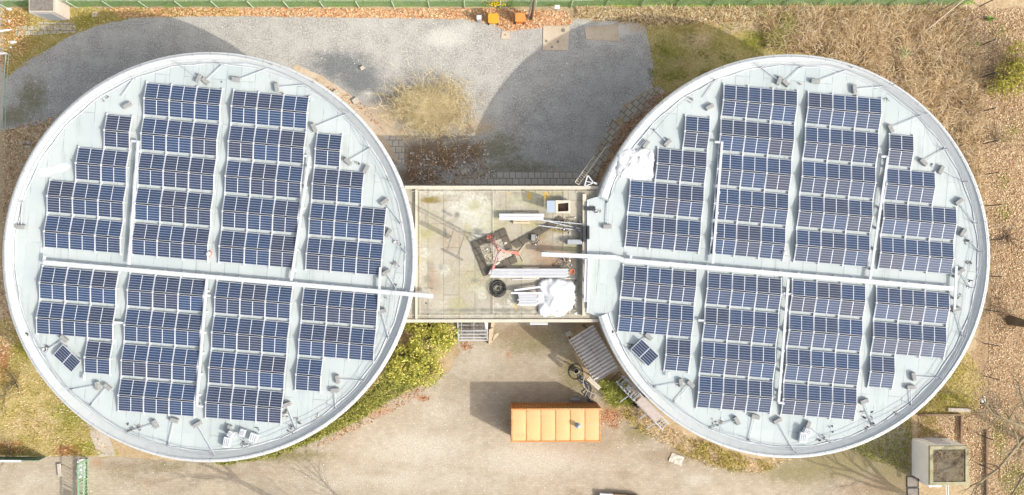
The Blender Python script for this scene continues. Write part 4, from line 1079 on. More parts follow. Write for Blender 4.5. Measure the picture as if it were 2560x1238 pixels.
# hoist ladder on trestles
def hoist():
    z = 1.3
    A, B = W(1548, 946, z), W(1665, 1068, z)
    o = thing('ladder_hoist', 'folded aluminium ladder hoist trailer parked along the right round building', 'ladder hoist', (A.x, A.y, 0))
    d = (B - A).normalized(); Y = Vector((-d.y, d.x, 0)); L = (B - A).length
    m = MB()
    for s in (-.33, .33): m.bar(A + Y * s, B + Y * s, .09, .14)
    m.build('side_rail', M['alu'], o)
    m = MB()
    for k in range(22): p = A.lerp(B, (k + .5) / 22); m.bar(p + Y * -.33, p + Y * .33, .05, .05)
    m.build('rungs', M['alu'], o)
    m = MB(); p, q = A.lerp(B, .42), A.lerp(B, .84)
    m.bar(p + Vector((0, 0, .12)), q + Vector((0, 0, .12)), .62, .05); m.build('platform', simple('pinkish_board', ph(228, 212, 200), .8), o)
    m = MB()
    for t in (.08, .16, .24, .30, .36):
        p = A.lerp(B, t); m.bar(p + Y * -.4 + Vector((0, 0, .14)), p + Y * .4 + Vector((0, 0, .2)), .07, .07)
    for s in (-.4, .4): m.bar(A.lerp(B, .03) + Y * s + Vector((0, 0, .2)), A.lerp(B, .38) + Y * s + Vector((0, 0, .2)), .05, .1)
    m.box(A.lerp(B, .2) + Vector((0, 0, .22)), (.5, .35, .25), math.atan2(d.y, d.x)); m.build('winch_frame', M['steel'], o)
    m = MB(); p = A - d * .35
    m.bar(p + Y * -.4, A + Y * -.4, .05, .05).bar(p + Y * -.4, p + Y * .35, .05, .05).bar(p + Y * .35, A + Y * .35, .05, .05); m.build('head_frame', M['dark'], o)
    for t, ln in ((.3, 1.2), (.68, 1.0), (.86, 1.2)):
        p = A.lerp(B, t); e = p - Y * (.35 + ln * .75) if False else p + Vector((-.75, -.62, 0)).normalized() * ln
        MB().bar(p + Vector((0, 0, -.1)), (e.x, e.y, .75), .07, .07).tube((e.x, e.y, .0), (e.x, e.y, .85), .035).build('outrigger', M['alu'], o)
    for s in (-.55, .55):
        p = A.lerp(B, .5) + Y * s
        MB().tube((p.x - Y.x * .09, p.y - Y.y * .09, .32), (p.x + Y.x * .09, p.y + Y.y * .09, .32), .32, n=16).build('wheel', M['black'], o)
    p = A.lerp(B, .5); MB().bar(p + Y * -.5 + Vector((0, 0, -.95)), p + Y * .5 + Vector((0, 0, -.95)), .08, .08).box((p.x, p.y, .75), (.12, .3, .9), math.atan2(d.y, d.x)).build('axle', M['dark'], o)
    e = B - d * .2; MB().bar((e.x, e.y, .0), (e.x, e.y, 1.2), .07, .07).build('jack_stand', M['steel'], o)
hoist()
# cable tangle
o = thing('cable_tangle', 'tangle of grey and blue cables on the paving above the container', 'cables', tuple(W(1465, 960, 0)))
for k in range(5):
    pts = []; r0 = random.random() * 6
    for i in range(24):
        t = i / 23; x = 1452 + 40 * t * (.4 + .15 * k) + 8 * math.sin(t * 9 + r0); y = 935 + 70 * t + 6 * math.cos(t * 7 + r0 * 2)
        p = W(x, y, .05); pts.append((p.x, p.y, .04 + .03 * k))
    MB().path(pts, .03, 5).build('cable', [M['dark'], M['steel'], simple('blue_cable', ph(90, 110, 150), .6), M['black'], M['kerb']][k], o)
p = W(1440, 930, .1); pts = [(p.x + .55 * math.cos(a * PI / 10), p.y + .6 * math.sin(a * PI / 10), .06) for a in range(18)]
MB().path(pts, .035, 5).build('cable', M['dark'], o)
o = thing('bucket', 'small dark bucket with pale rim left of the shelter', 'bucket', tuple(W(1441, 928, 0)))
p = W(1441, 928, .3); MB().lathe(p, [(0, .0), (.15, .0), (.2, .34)], 14).build('body', M['dark'], o, smooth=True); MB().lathe(p, [(.2, .33), (.22, .35), (.19, .37)], 14).build('rim', M['white'], o)

# scaffold cage below link
def cage():
    z = 1.4
    P = [W(x, y, z) for x, y in ((1144, 800), (1219, 800), (1218, 851), (1146, 851))]
    o = thing('cage_trailer', 'open galvanised mesh cage platform below the left half of the link', 'cage', ((P[0].x + P[2].x) / 2, (P[0].y + P[2].y) / 2, 0))
    fl = MB(); fl.prism([(p.x, p.y) for p in P], .25, .32); fl.build('floor', M['hutroof'], o)
    m = MB()
    for i in range(4): m.bar(P[i], P[(i + 1) % 4], .07, .07)
    for p in P: m.bar((p.x, p.y, 0), (p.x, p.y, z), .07, .07)
    for t in (.54, .70, .86): m.bar(P[0].lerp(P[3], t), P[1].lerp(P[2], t), .06, .05)
    for t in (.12, .54): m.bar(P[0].lerp(P[1], t) + Vector((0, 0, -.5)), P[3].lerp(P[2], t) + Vector((0, 0, -.5)), .05, .04)
    for t in (.3, .55): m.bar(P[0].lerp(P[3], t) + Vector((0, 0, -.8)), P[1].lerp(P[2], t) + Vector((0, 0, -.8)), .03, .03)
    m.build('frame', M['alu'], o)
    m = MB()
    for sx in (-1, 1):
        for i in (0, 1):
            a, b = (P[0], P[3]) if i == 0 else (P[1], P[2])
    for (a, b) in ((P[0], P[3]), (P[1], P[2])):
        for zz in (.55, .85, 1.1): m.bar((a.x, a.y, zz), (b.x, b.y, zz), .03, .03)
    m.build('side_bars', M['steel'], o)
    a = W(1213, 804, 1.6)
    o2 = thing('white_sack', 'narrow white plastic sheet hanging over the right side of the cage', 'plastic sheet', (a.x, a.y, 1.4))
    q = [W(1210, 801, 1.5), W(1219, 801, 1.5), W(1218, 822, 1.5), W(1214, 824, 1.5)]
    MB().prism([(p.x, p.y) for p in q], 1.42, 1.5).build('sheet', M['tarp'], o2, bevel=.03)
    MB().prism([(q[0].x, q[0].y), (q[3].x, q[3].y), (q[3].x + .05, q[3].y), (q[0].x + .05, q[0].y)], .8, 1.43).build('hanging_flap', M['tarp'], o2)
cage()
def ply(name, label, pts, z, h, mat):
    o = MB().prism(P2(pts, z + h), z, z + h).build(name, mat, bevel=.01); return tag(o, label, 'plywood', 'plywood offcuts beside the cage')
ply('plywood_sheet', 'upright long plywood offcut right beside the cage', [(1222, 824), (1234, 819), (1232, 855), (1221, 861)], .02, .3, M['palewood'])
ply('plywood_sheet', 'plywood offcut slanting right, lying over the long one', [(1236, 838), (1244, 832), (1247, 836), (1231, 854)], .33, .06, M['palewood'])
ply('plywood_sheet', 'narrow plywood strip reaching up under the link roof edge', [(1228, 803), (1236, 803), (1234, 820), (1227, 820)], .02, .25, M['palewood'])

# ================================================================== kiosk lower right
def kiosk():
    h = 3.0
    P = P2([(2326, 1117), (2421, 1117), (2421, 1212), (2327, 1212)], h); x0, y1 = P[0]; x1, y0 = P[2]
    o = thing('kiosk', 'small square pale hut with leaf-strewn sunken roof at lower right', 'hut', ((x0 + x1) / 2, (y0 + y1) / 2, 0))
    MB().prism([(x0, y0), (x1, y0), (x1, y1), (x0, y1)], 0, h - .25).build('wall', M['kioskwall'], o)
    v = [(x0 - .03, y0 - .03), (x1 + .03, y0 - .03), (x1 + .03, y1 + .03), (x0 - .03, y1 + .03)]; w = .22
    I = [(x0 + w, y0 + w), (x1 - w, y0 + w), (x1 - w, y1 - w), (x0 + w, y1 - w)]
    m = MB(); V = [(a, b, h - .26) for a, b in v] + [(a, b, h) for a, b in v] + [(a, b, h) for a, b in I] + [(a, b, h - .07) for a, b in I]
    m.add(V, [(i, (i + 1) % 4, 4 + (i + 1) % 4, 4 + i) for i in range(4)] + [(4 + i, 4 + (i + 1) % 4, 8 + (i + 1) % 4, 8 + i) for i in range(4)] + [(8 + i, 8 + (i + 1) % 4, 12 + (i + 1) % 4, 12 + i) for i in range(4)])
    m.build('roof_edge', ground('mossy_edge', ph(166, 156, 92), ph(206, 198, 150), ph(222, 216, 190), fine=3, contrast=.6), o)
    MB().prism(I, h - .249, h - .07).build('roof', ground('dirty_roof', ph(104, 90, 74), ph(136, 122, 100), ph(170, 158, 134), fine=1.6, contrast=1.3), o)
    pp = np.column_stack([rng.uniform(x0 + .35, x1 - .35, 420), rng.uniform(y0 + .4, y1 - .3, 420)]); dst = (pp[:, 0] - (x0 + x1) / 2) ** 2 + (pp[:, 1] - (y0 + y1) / 2 + .3) ** 2
    lv = leaves('fallen_leaves', on(pp[dst > .7] - np.array([(x0 + x1) / 2, (y0 + y1) / 2]), h - .06, h - .03), .05, .15, M['browleaf'], o, flat=.2)
    lv['kind'] = 'stuff'
    xm = x0 + (x1 - x0) * .38
    dr = MB().box((xm + .35, y1 + .03, 1.1), (1.15, .06, 2.1)).build('door', M['white'], o)
    MB().box((xm + .75, y1 + .08, 1.05), (.12, .05, .04)).build('handle', M['dark'], dr)
    b = P2([(2313, 1211), (2353, 1211), (2353, 1230), (2331, 1230)], 1.6)
    MB().prism([(b[0][0] + .3, y0 - .55), (b[1][0], y0 - .55), (b[1][0], y0 - .02), (b[0][0] + .3, y0 - .02)], 0.0, 1.6).build('side_cabinet', M['kioskwall'], o, bevel=.02)
    for x in (2364, 2370):
        p = W(x, 1230, 2.2); MB().tube((p.x, y0 - .1, 2.2), (p.x + .02, y0 - 1.6, 2.2), .045).build('pipe', M['white'], o)
    return o
kiosk()
for i, (x, y) in enumerate(((2282, 1205), (2283, 1234))):
    a = P2(rect(x - 14, y - 13, x + 14, y + 13), .06); o = thing('shaft_cover', ['upper', 'lower'][i] + ' of two square dark shaft covers left of the hut', 'shaft cover', (a[0][0], a[0][1], 0), 'shaft covers by the hut')
    MB().prism(a, .014, .05).build('plate', M['hutroof'], o); m = MB()
    for k in range(4): m.bar((*a[k], .05), (*a[(k + 1) % 4], .05), .06, .05)
    m.build('frame', M['dark'], o)
def beam(name, label, cat, pts, w, h, mat):
    m = MB()
    for a, b in zip(pts, pts[1:]): m.bar(W(*a, h / 2), W(*b, h / 2), w, h)
    return tag(m.build(name, mat), label, cat)
beam('timber_edging', 'low timber edging running from the right building towards the hut', 'edging', [(2296, 1037), (2402, 1037)], .14, .3, M['wood'])
beam('timber_edging', 'low timber edging running down to the hut roof corner', 'edging', [(2402, 1040), (2402, 1110)], .14, .3, M['wood'])
beam('timber_edging', 'long narrow timber edging right of the hut under bare branches', 'edging', [(2466, 1075), (2466, 1260)], .12, .25, M['wood'])
beam('concrete_beam', 'pale concrete beam lying on grass above the hut', 'beam', [(2369, 1024), (2425, 1026)], .28, .25, M['concrete'])
beam('plank', 'weathered plank lying on the grass strip by the left round building', 'plank', [(922, 1011), (959, 977)], .16, .12, M['palewood'])
p = W(2458, 1001, .05)
tag(MB().box((p.x, p.y, .05), (.36, .32, .08), .1).box((p.x + .02, p.y - .02, .1), (.3, .25, .03), .25).build('paper', M['white']), 'small white square packet lying on dead leaves by the fence', 'packet')
# crumpled sheet on the yard
m = MB(); q = [W(x, y, .05) for x, y in ((1680, 1132), (1711, 1143), (1705, 1166), (1671, 1153))]; n = 10
V = []; 
for j in range(n + 1):
    for i in range(n + 1):
        p = q[0].lerp(q[1], i / n).lerp(q[3].lerp(q[2], i / n), j / n); V.append((p.x, p.y, .05 + .12 * abs(mnoise.noise(Vector((p.x * 2.5, p.y * 2.5, 4))))))
m.add(V, [(j * (n + 1) + i, (j + 1) * (n + 1) + i, (j + 1) * (n + 1) + i + 1, j * (n + 1) + i + 1) for j in range(n) for i in range(n)])
tag(m.build('crumpled_sheet', simple('crumpled_paper', ph(230, 220, 202), .8)), 'crumpled pale sheet lying on the yard below the right building', 'sheet')
# pallet stack at the lower edge
o = thing('pallet_stack', 'white sheets and a brown crate just entering the lower picture edge', 'stack', tuple(W(1535, 1262, 0)))
MB().prism(P2([(1500, 1234), (1534, 1236), (1532, 1290), (1498, 1290)], .45), .12, .45).build('white_sheets', M['white'], o)
MB().prism(P2([(1535, 1235), (1600, 1241), (1598, 1290), (1534, 1290)], .5), .12, .5).build('crate', M['wood'], o)
MB().prism(P2([(1499, 1233), (1598, 1240), (1596, 1290), (1498, 1290)], .12), .015, .118).build('pallet', M['palewood'], o)

# ================================================================== top edge things
def bin_(px, label, mat, w, d, h, lidmat):
    p = W(*px, 0); o = thing('wheelie_bin', label, 'bin', (p.x, p.y, 0))
    m = MB(); a = w / 2; b = d / 2
    m.prism([(p.x - a, p.y - b), (p.x + a, p.y - b), (p.x + a, p.y + b), (p.x - a, p.y + b)][::1], .1, h)
    V = [(p.x - a * .85, p.y - b * .75, .08), (p.x + a * .85, p.y - b * .75, .08), (p.x + a * .85, p.y + b * .8, .08), (p.x - a * .85, p.y + b * .8, .08), (p.x - a, p.y - b, h), (p.x + a, p.y - b, h), (p.x + a, p.y + b, h), (p.x - a, p.y + b, h)]
    m = MB(); m.add(V, [(3, 2, 1, 0), (4, 5, 6, 7), (0, 1, 5, 4), (1, 2, 6, 5), (2, 3, 7, 6), (3, 0, 4, 7)]); m.build('body', mat, o, bevel=.02)
    l = MB().box((p.x, p.y, h + .05), (w + .08, d + .1, .08)).build('lid', lidmat, o, bevel=.03)
    MB().box((p.x, p.y - b - .07, h + .02), (w * .5, .06, .05)).build('handle', mat, l)
    for s in (-1, 1): MB().tube((p.x + s * (a - .05), p.y - b * .7, .1), (p.x + s * (a + .03), p.y - b * .7, .1), .1, n=12).build('wheel', M['black'], o)
    return o
bin_((1233, 54), 'yellow bin with slightly faded lid beside the gravel edge', M['binyellow'], .74, .62, 1.0, M['binyellow'])
bin_((1299, 53), 'orange wheelie bin standing in dry grass near the pole', M['binorange'], .72, .6, 1.15, simple('pale_orange_lid', ph(250, 172, 92), .5))
o = thing('white_cabinet', 'narrow white cabinet standing at the gravel edge left of the yellow bin', 'cabinet', tuple(W(1198, 52, 0)))
p = W(1198, 51, 0); MB().box((p.x, p.y, .45), (.34, .3, .9)).build('body', M['white'], o, bevel=.02); MB().box((p.x, p.y, .92), (.38, .34, .05)).build('top', M['white'], o, bevel=.01)
MB().box((p.x, p.y - .16, .45), (.28, .02, .75)).build('door', M['steel'], o)
o = thing('small_sign', 'small white tilted plate on a thin post by the green fence', 'sign', tuple(W(1391, 27, 0)))
p = W(1391, 27, 0); MB().tube((p.x, p.y, 0), (p.x, p.y, .9), .03).build('post', M['steel'], o); MB().box((p.x, p.y + .05, .95), (.4, .03, .3), 0, Matrix.Rotation(R(-55), 3, 'X')).build('plate', M['white'], o)
o = thing('utility_pole', 'tall wooden pole with stay post rising out of the picture beside the orange bin', 'pole', tuple(W(1328, 47, 0)))
p = W(1328, 47, 0); MB().tube((p.x, p.y, 0), (p.x + .05, p.y + .1, 8.5), .13, .09, 10).build('shaft', M['wood'], o, smooth=True); MB().tube((p.x - .22, p.y + .02, 0), (p.x - .18, p.y + .1, 5.5), .06, .05, 8).build('stay', M['steel'], o)
MB().bar((p.x - .5, p.y + .1, 8.3), (p.x + .6, p.y + .1, 8.3), .08, .08).build('crossarm', M['wood'], o)
for a_, b_, lab in (((2298, 90, 0), (2425, -14, 2.6), 'yellowish pole leaning out of the dry grass over the upper fence'), ((2326, 42, 0.05), (2405, -4, 1.6), 'shorter brownish pole leaning beside the yellowish one at the upper fence')):
    tag(MB().tube(W(*a_), W(*b_), .07, .05, 8).build('leaning_pole', M['palewood'] if b_[2] > 2 else M['wood']), lab, 'pole')
# concrete pads with covers
def pad(label, pts, covers):
    P = P2(pts, .06); o = thing('concrete_pad', label, 'concrete pad', (P[0][0], P[0][1], 0)); MB().prism(P, .0, .06).build('slab', M['sandcon'], o)
    for x, y, r in covers:
        c = W(x, y, .07); MB().lathe(c, [(0, .085), (r * .75, .085), (r * .8, .075), (r, .08), (r, .055)], 16).build('cover', M['hutroof'], o)
pad('square sandy concrete pad with four round covers at the gravel top', [(1358, 64), (1424, 64), (1420, 126), (1357, 125)], [(1408, 76, .16), (1366, 103, .1), (1395, 104, .1), (1380, 118, .1)])
pad('tiny square concrete pad with one cover below the orange bin', [(1254, 77), (1274, 78), (1274, 97), (1253, 96)], [(1263, 87, .07)])
pad('smooth sandy pad lying in front of the shadow on the gravel', [(1462, 70), (1545, 60), (1548, 104), (1466, 98)], [])
pad('tiny square shaft lid in rough grass near the green fence', [(230, 29), (243, 29), (243, 42), (230, 42)], [(236, 35, .07)])
# transformer hut top left
def hut():
    h = 2.5; P = P2([(60, -22), (137, -22), (137, 31), (72, 31)], h); x0, x1 = P[3][0], P[1][0]; y1, y0 = P[0][1], P[2][1]
    o = thing('transformer_hut', 'pinkish concrete transformer hut with dirty flat roof in the upper left corner', 'hut', ((x0 + x1) / 2, (y0 + y1) / 2, 0))
    MB().prism([(x0 + .05, y0 + .05), (x1 - .05, y0 + .05), (x1 - .05, y1 - .05), (x0 + .05, y1 - .05)], 0, h - .12).build('wall', M['hutwall'], o)
    MB().prism([(x0, y0), (x1, y0), (x1, y1), (x0, y1)], h - .118, h).build('roof_slab', M['stone'], o)
    MB().prism([(x0 + .12, y0 + .12), (x1 - .12, y0 + .12), (x1 - .12, y1 - .12), (x0 + .12, y1 - .12)], h + .001, h + .04).build('roof', M['hutroof'], o)
    MB().box(((x0 + x1) / 2, y0 + .02, 1.1), (1.2, .06, 2.0)).build('door', M['steel'], o)
    MB().box((x0 - .35, (y0 + y1) / 2 - .1, .6), (.6, .8, 1.2)).build('side_cabinet', M['white'], o, bevel=.03)
hut()
# slab beneath it, white litter, stones
for i, (x, y, w, h, lab) in enumerate(((21, 22, .55, .25, 'white torn plastic bag lying nearest the upper left corner'), (32, 105, .62, .28, 'long white plastic litter on orange leaves at the left edge'), (26, 118, .2, .15, 'small white scrap just below the long white litter'), (22, 52, .22, .2, 'small white scrap between the bag and the litter at the left edge'))):
    p = W(x, y, .1); m = MB(); m.lathe((p.x, p.y), [(0, .16), (w * .3, .14), (w * .45, .08), (w * .5, .01)], 9)
    m.v = [(p.x + (a - p.x) * 1.0, p.y + (b - p.y) * (h / w) * (1 + .2 * math.sin(a * 9)), c) for a, b, c in m.v]
    tag(m.build('litter_bag', M['tarp']), lab, 'litter')
for i, (x, y, rx, ry, lab) in enumerate(((52, 357, .2, .15, 'left pale boulder of the three by the left building'), (71, 356, .2, .17, 'upper right pale boulder of the three by the left building'), (69, 367, .28, .14, 'lowest pale boulder of the three by the left building'), (840 - 0, 0, 0, 0, ''))):
    if not lab: continue
    p = W(x, y, .1); m = MB(); m.lathe((p.x, p.y), [(0, .24), (.5, .2), (.85, .12), (1.0, 0.0)], 12)
    m.v = [(p.x + (a - p.x) * rx * (1 + .15 * mnoise.noise(Vector((a * 3, b * 3, i)))), p.y + (b - p.y) * ry * (1 + .15 * mnoise.noise(Vector((a * 3, b * 3, i + 9)))), c) for a, b, c in m.v]
    tag(m.build('boulder', M['stone'], smooth=True), lab, 'boulder', 'pale boulders by the left building')
for x, y, r, lab in ((905, 170, .2, 'pale stone lying on the dark gravel patch'), (1160, 430, .3, 'square loose slab tilted beside the paving above the link'), (838, 232, .26, 'pale stone on the sandy strip by the left building'), (888, 252, .3, 'whitish rubble lump at the middle of the sandy strip')):
    p = W(x, y, .1); m = MB().box((p.x, p.y, .1), (r * 1.6, r * 1.4, .16), .6); tag(m.build('loose_stone', M['stone'], bevel=.04), lab, 'stone')

# ================================================================== fences
def fence_top():
    o = thing('mesh_fence', 'green netting fence with pale leaning posts along the upper picture edge', 'fence', tuple(W(1240, 18, 0)))
    h = 1.9
    xs = list(range(-70, 2470, 88)); pts = [W(x, 18.5 if x < 1500 else 14, 0) for x in xs]
    m = MB(); nn = 6
    for a, b in zip(pts, pts[1:]):
        V = []
        for i in range(nn + 1):
            p = a.lerp(b, i / nn); y = p.y + .05 * math.sin(i / nn * PI); V += [(p.x, y, .03), (p.x, y + .03, h * .5), (p.x, y, h - .1 - .05 * math.sin(i / nn * PI))]
        m.add(V, [(i * 3 + k, i * 3 + k + 3, i * 3 + k + 4, i * 3 + k + 1) for i in range(nn) for k in range(2)])
    nm = m.build('netting', M['mesh'], o)
    for p in pts:
        MB().tube((p.x, p.y - .06, 0), (p.x, p.y - .06, h + .05), .045).build('post', M['postgreen'], o)
    m = MB()
    for a, b in zip(pts, pts[1:]): m.tube((a.x, a.y, h - .06), (b.x, b.y, h - .06), .02)
    m.build('top_wire', M['postgreen'], o)
fence_top()
# netting is see-through weave
mm = M['mesh']; t = mm.node_tree
tr = t.nodes.new('ShaderNodeBsdfTransparent'); mx = t.nodes.new('ShaderNodeMixShader'); mx.inputs[0].default_value = 0.45
t.links.new(t.nodes['Principled BSDF'].outputs[0], mx.inputs[1]); t.links.new(tr.outputs[0], mx.inputs[2]); t.links.new(mx.outputs[0], t.nodes['Material Output'].inputs[0])
def fence_right():
    o = thing('wire_fence', 'thin wire fence with dark leaning posts along the right side leaf litter', 'fence', tuple(W(2455, 600, 0)))
    P = [(2449, -60), (2449, 16), (2449, 115), (2449, 195), (2450, 280), (2455, 360), (2456, 437), (2464, 515), (2466, 600), (2466, 690), (2464, 775), (2459, 858), (2460, 940), (2456, 1010), (2446, 1086), (2446, 1160), (2448, 1240), (2448, 1320)]
    pts = [W(x, y, 0) for x, y in P]; h = 2.2
    for i, p in enumerate(pts):
        MB().tube((p.x, p.y, 0), (p.x, p.y, h), .04).build('post', M['dark'], o)
    m = MB()
    for a, b in zip(pts, pts[1:]):
        for z in (.1, .7, 1.3, 1.9): m.tube((a.x, a.y, z), (b.x, b.y, z), .006, n=4)
    m.build('wires', M['dark'], o)
fence_right()
def fence_left():
    o = thing('low_railing', 'low pale railing at the left picture edge beside the shaded gravel', 'railing', tuple(W(20, 230, 0)))
    P = [(28, 138), (24, 190), (20, 245), (19, 330)]; pts = [W(x, y, 0) for x, y in P]
    for p in pts: MB().tube((p.x, p.y, 0), (p.x, p.y, .75), .035).build('post', M['postgreen'], o)
    m = MB()
    for a, b in zip(pts, pts[1:]):
        for z in (.35, .75): m.tube((a.x, a.y, z), (b.x, b.y, z), .03)
    m.build('rail', M['postgreen'], o)
    q = W(-10, 135, .75); m = MB(); m.bar((pts[0].x, pts[0].y, .7), (q.x, q.y, .7), .14, .1); m.build('barrier_arm', M['white'], o)
fence_left()
o = thing('barrier', 'white tapered barrier tip reaching in from the left edge near orange leaves', 'barrier', tuple(W(-20, 78, 0)))
MB().tube(W(-40, 82, .9), W(30, 74, .9), .16, .04, 10).build('arm', M['white'], o, smooth=True); q = W(-40, 82, 0); MB().box((q.x, q.y, .45), (.3, .3, .9)).build('base', M['steel'], o)
def gate():
    h = 1.7; A, B = W(221, 1147, 0), W(221, 1290, 0)
    o = thing('green_gate', 'green slatted metal gate standing open across the yard, lower left', 'gate', (A.x, A.y, 0))
    m = MB(); m.bar((A.x, A.y, .12), (B.x, B.y, .12), .08, .08).bar((A.x, A.y, h), (B.x, B.y, h), .08, .08).bar((A.x, A.y, .85), (B.x, B.y, .85), .08, .2)
    for t in (0, .33, .66, 1): p = A.lerp(B, t); m.bar((p.x, p.y, .05), (p.x, p.y, h), .09, .09)
    m.build('frame', M['green'], o)
    m = MB(); n = 17
    for i in range(n):
        p = A.lerp(B, (i + .5) / n); m.bar((p.x, p.y, .14), (p.x, p.y, h), .035, .035)
    m.build('bars', M['green'], o)
    p = A.lerp(B, .72); q = A.lerp(B, .86)
    m = MB(); m.bar((p.x - .02, p.y, 1.3), (q.x - .02, q.y, 1.3), .06, .5); m.build('panel', M['green'], o)
gate()
pp = sample([(196, 1148), (214, 1148), (214, 1192), (194, 1195)], 220, 0)
tag(leaves('pebbles', on(pp, .02, .12), .12, .3, island('white_pebble', [(0, ph(210, 208, 200)), (1, ph(250, 250, 246))]), flat=.4, aspect=.9), 'white pebbles heaped behind the green gate', None, None, 'stuff')
o = thing('netting_fence', 'green netting fence end with white rolled top at the lower left edge', 'fence', tuple(W(40, 1143, 0)))
h = 1.5; A, B = W(-80, 1140, 0), W(116, 1142, 0)
m = MB(); m.bar((A.x, A.y, h * .5), (B.x, B.y, h * .42), .03, h * .8); m.build('netting', simple('green_sheet', ph(92, 124, 104), .9, var=.2), o)
MB().bar((A.x, A.y, h), (W(75, 1142, 0).x, B.y, h - .1), .16, .08).build('white_roll', M['white'], o); MB().tube((W(70, 1142, 0).x, B.y, h - .15), (B.x, B.y, .1), .04).build('stay', M['green'], o)
for t in (.1, .5, .97): p = A.lerp(B, t); MB().tube((p.x, p.y, 0), (p.x, p.y, h), .04).build('post', M['green'], o)
o = tag(MB().box(tuple(W(149, 1175, .1)), (.3, 1.0, .16), .1).build('concrete_kerb', M['stone'], bevel=.03), 'pale upright kerb stone on the paving left of the green gate', 'kerb stone')

# ================================================================== vegetation
def branchy(m, p, d, L, r, depth, spread=0.6, up=0.1, kids=(2, 3)):
    """tapered crooked limb with side limbs"""
    k = 5; pts = [Vector(p)]; dd = Vector(d).normalized()
    for i in range(k):
        dd = (dd + Vector((random.gauss(0, .13), random.gauss(0, .13), random.gauss(0, .10) + up * .2))).normalized()
        pts.append(pts[-1] + dd * L / k)
    rs = [r * (1 - .55 * i / k) for i in range(k + 1)]
    if depth == 0: rs[-1] = r * .15
    m.path(pts, rs, 6 if r > .05 else 4)
    if depth == 0: return
    for i in range(2, k + 1):
        for _ in range(random.choice(kids) if i == k else random.choice((0, 1, 1))):
            ax = dd.orthogonal().normalized(); ax.rotate(Matrix.Rotation(random.uniform(0, 2 * PI), 3, dd))
            nd = (dd + ax * random.uniform(spread * .6, spread * 1.3) + Vector((0, 0, up))).normalized()
            branchy(m, pts[i], nd, L * random.uniform(.55, .8), rs[i] * .62, depth - 1, spread, up, kids)
def tree(label, base, lean, h, r, depth, mat, seed, spread=.6):
    random.seed(seed); p = W(*base, 0)
    o = thing('bare_tree', label, 'tree', (p.x, p.y, 0), None)
    top = p + Vector((lean[0], lean[1], h * .4))
    MB().path([p - Vector((0, 0, .1)), p.lerp(top, .3) + Vector((.05, .05, 0)), p.lerp(top, .65), top], [r * 1.35, r, r * .9, r * .8], 10).build('trunk', mat, o, smooth=True)
    m = MB(); d = (top - p).normalized()
    for i in range(4):
        a = 2 * PI * i / 4 + random.uniform(-.4, .4)
        nd = (d * 1.0 + Vector((math.cos(a), math.sin(a), 0)) * spread).normalized()
        branchy(m, top - d * random.uniform(0, h * .08), nd, h * .3, r * .6, depth, spread)
    m.build('crown', mat, o); return o
def limb_tree():
    random.seed(15); b = W(2575, 1110, 0)
    o = thing('bare_tree', 'bare tree with pale crooked limbs reaching in at the lower right edge', 'tree', (b.x, b.y, 0))
    fork = Vector((b.x - .4, b.y + .3, 3.2))
    MB().path([b - Vector((0, 0, .1)), b.lerp(fork, .5) + Vector((.1, 0, 0)), fork], [.34, .26, .2], 10).build('trunk', M['bark'], o, smooth=True)
    L = [[(2596, 1078, 4.0), (2548, 1064, 4.6), (2510, 1046, 5.0), (2482, 1036, 5.1), (2466, 1015, 5.2), (2456, 992, 5.3)],
         [(2600, 1085, 4.0), (2556, 1098, 4.4), (2530, 1130, 4.8), (2498, 1170, 5.0), (2452, 1204, 5.1), (2424, 1216, 5.0)],
         [(2596, 1078, 4.0), (2570, 1030, 4.8), (2552, 985, 5.2), (2546, 955, 5.4)],
         [(2600, 1088, 4.0), (2590, 1140, 4.6), (2560, 1190, 5.2), (2530, 1236, 5.4)]]
    m = MB()
    for l in L:
        pts = [fork] + [W(*q) for q in l]; rs = [.15 * (1 - i / len(pts)) + .025 for i in range(len(pts))]
        mm_ = MB().path(pts, rs, 8); mm_.build('limb', M['lightbark'], o, smooth=True)
        for i in range(2, len(pts)):
            for _ in range(3):
                d = (pts[i] - pts[i - 1]).normalized() + Vector((random.gauss(0, .7), random.gauss(0, .7), random.gauss(0, .3)))
                branchy(m, pts[i].lerp(pts[i - 1], random.random()), d, random.uniform(.8, 1.6), rs[i] * .55 + .01, 2, .6, .05)
    m.build('crown', M['lightbark'], o)
limb_tree()
tree('bare tree standing off the lower right corner, casting branch shadows on the yard', (2440, 1330), (-.3, .2), 14, .26, 4, M['bark'], 12)
tree('bare tree standing below the picture, casting shadows over the lower left yard', (790, 1300), (.3, -.2), 13, .24, 4, M['bark'], 21)
tree('bare tree standing below the middle of the picture, casting shadows across the paving', (1075, 1380), (.2, -.2), 11, .22, 4, M['bark'], 33)
tree('bare leaning tree with dark stout trunk at the right edge of the leaf litter', (2522, 800), (2.6, -1.0), 8, .3, 3, M['bark'], 8, .7)
# twiggy low shrubs
def twigs(label, base, h, n, seed, mat, L=1.4):
    random.seed(seed); p = W(*base, 0); o = thing('bare_shrub', label, 'shrub', (p.x, p.y, 0))
    m = MB()
    for i in range(n):
        a = random.uniform(0, 2 * PI); branchy(m, p + Vector((random.gauss(0, .12), random.gauss(0, .12), 0)), (math.cos(a), math.sin(a), random.uniform(.3, 1)), L * random.uniform(.6, 1), .025, 1, .5, .05)
    m.build('stems', mat, o)
twigs('leafless twiggy shrub on the leaves beside the right rim', (2515, 592), 1.2, 16, 3, M['bark'])
twigs('leafless twiggy shrub on leaf litter below the yellow-green willow', (2490, 352), 1.2, 14, 4, M['lightbark'])
twigs('bare pale shrub reaching over the left picture edge grass', (10, 990), 1.6, 14, 6, M['lightbark'])
twigs('bare twiggy shrub by the green netting in the lower left corner', (25, 1135), 1.6, 12, 7, M['lightbark'])
twigs('dark leafless bramble tuft in rough grass at the left edge', (40, 955), 1.0, 18, 9, M['bark'], 1.0)

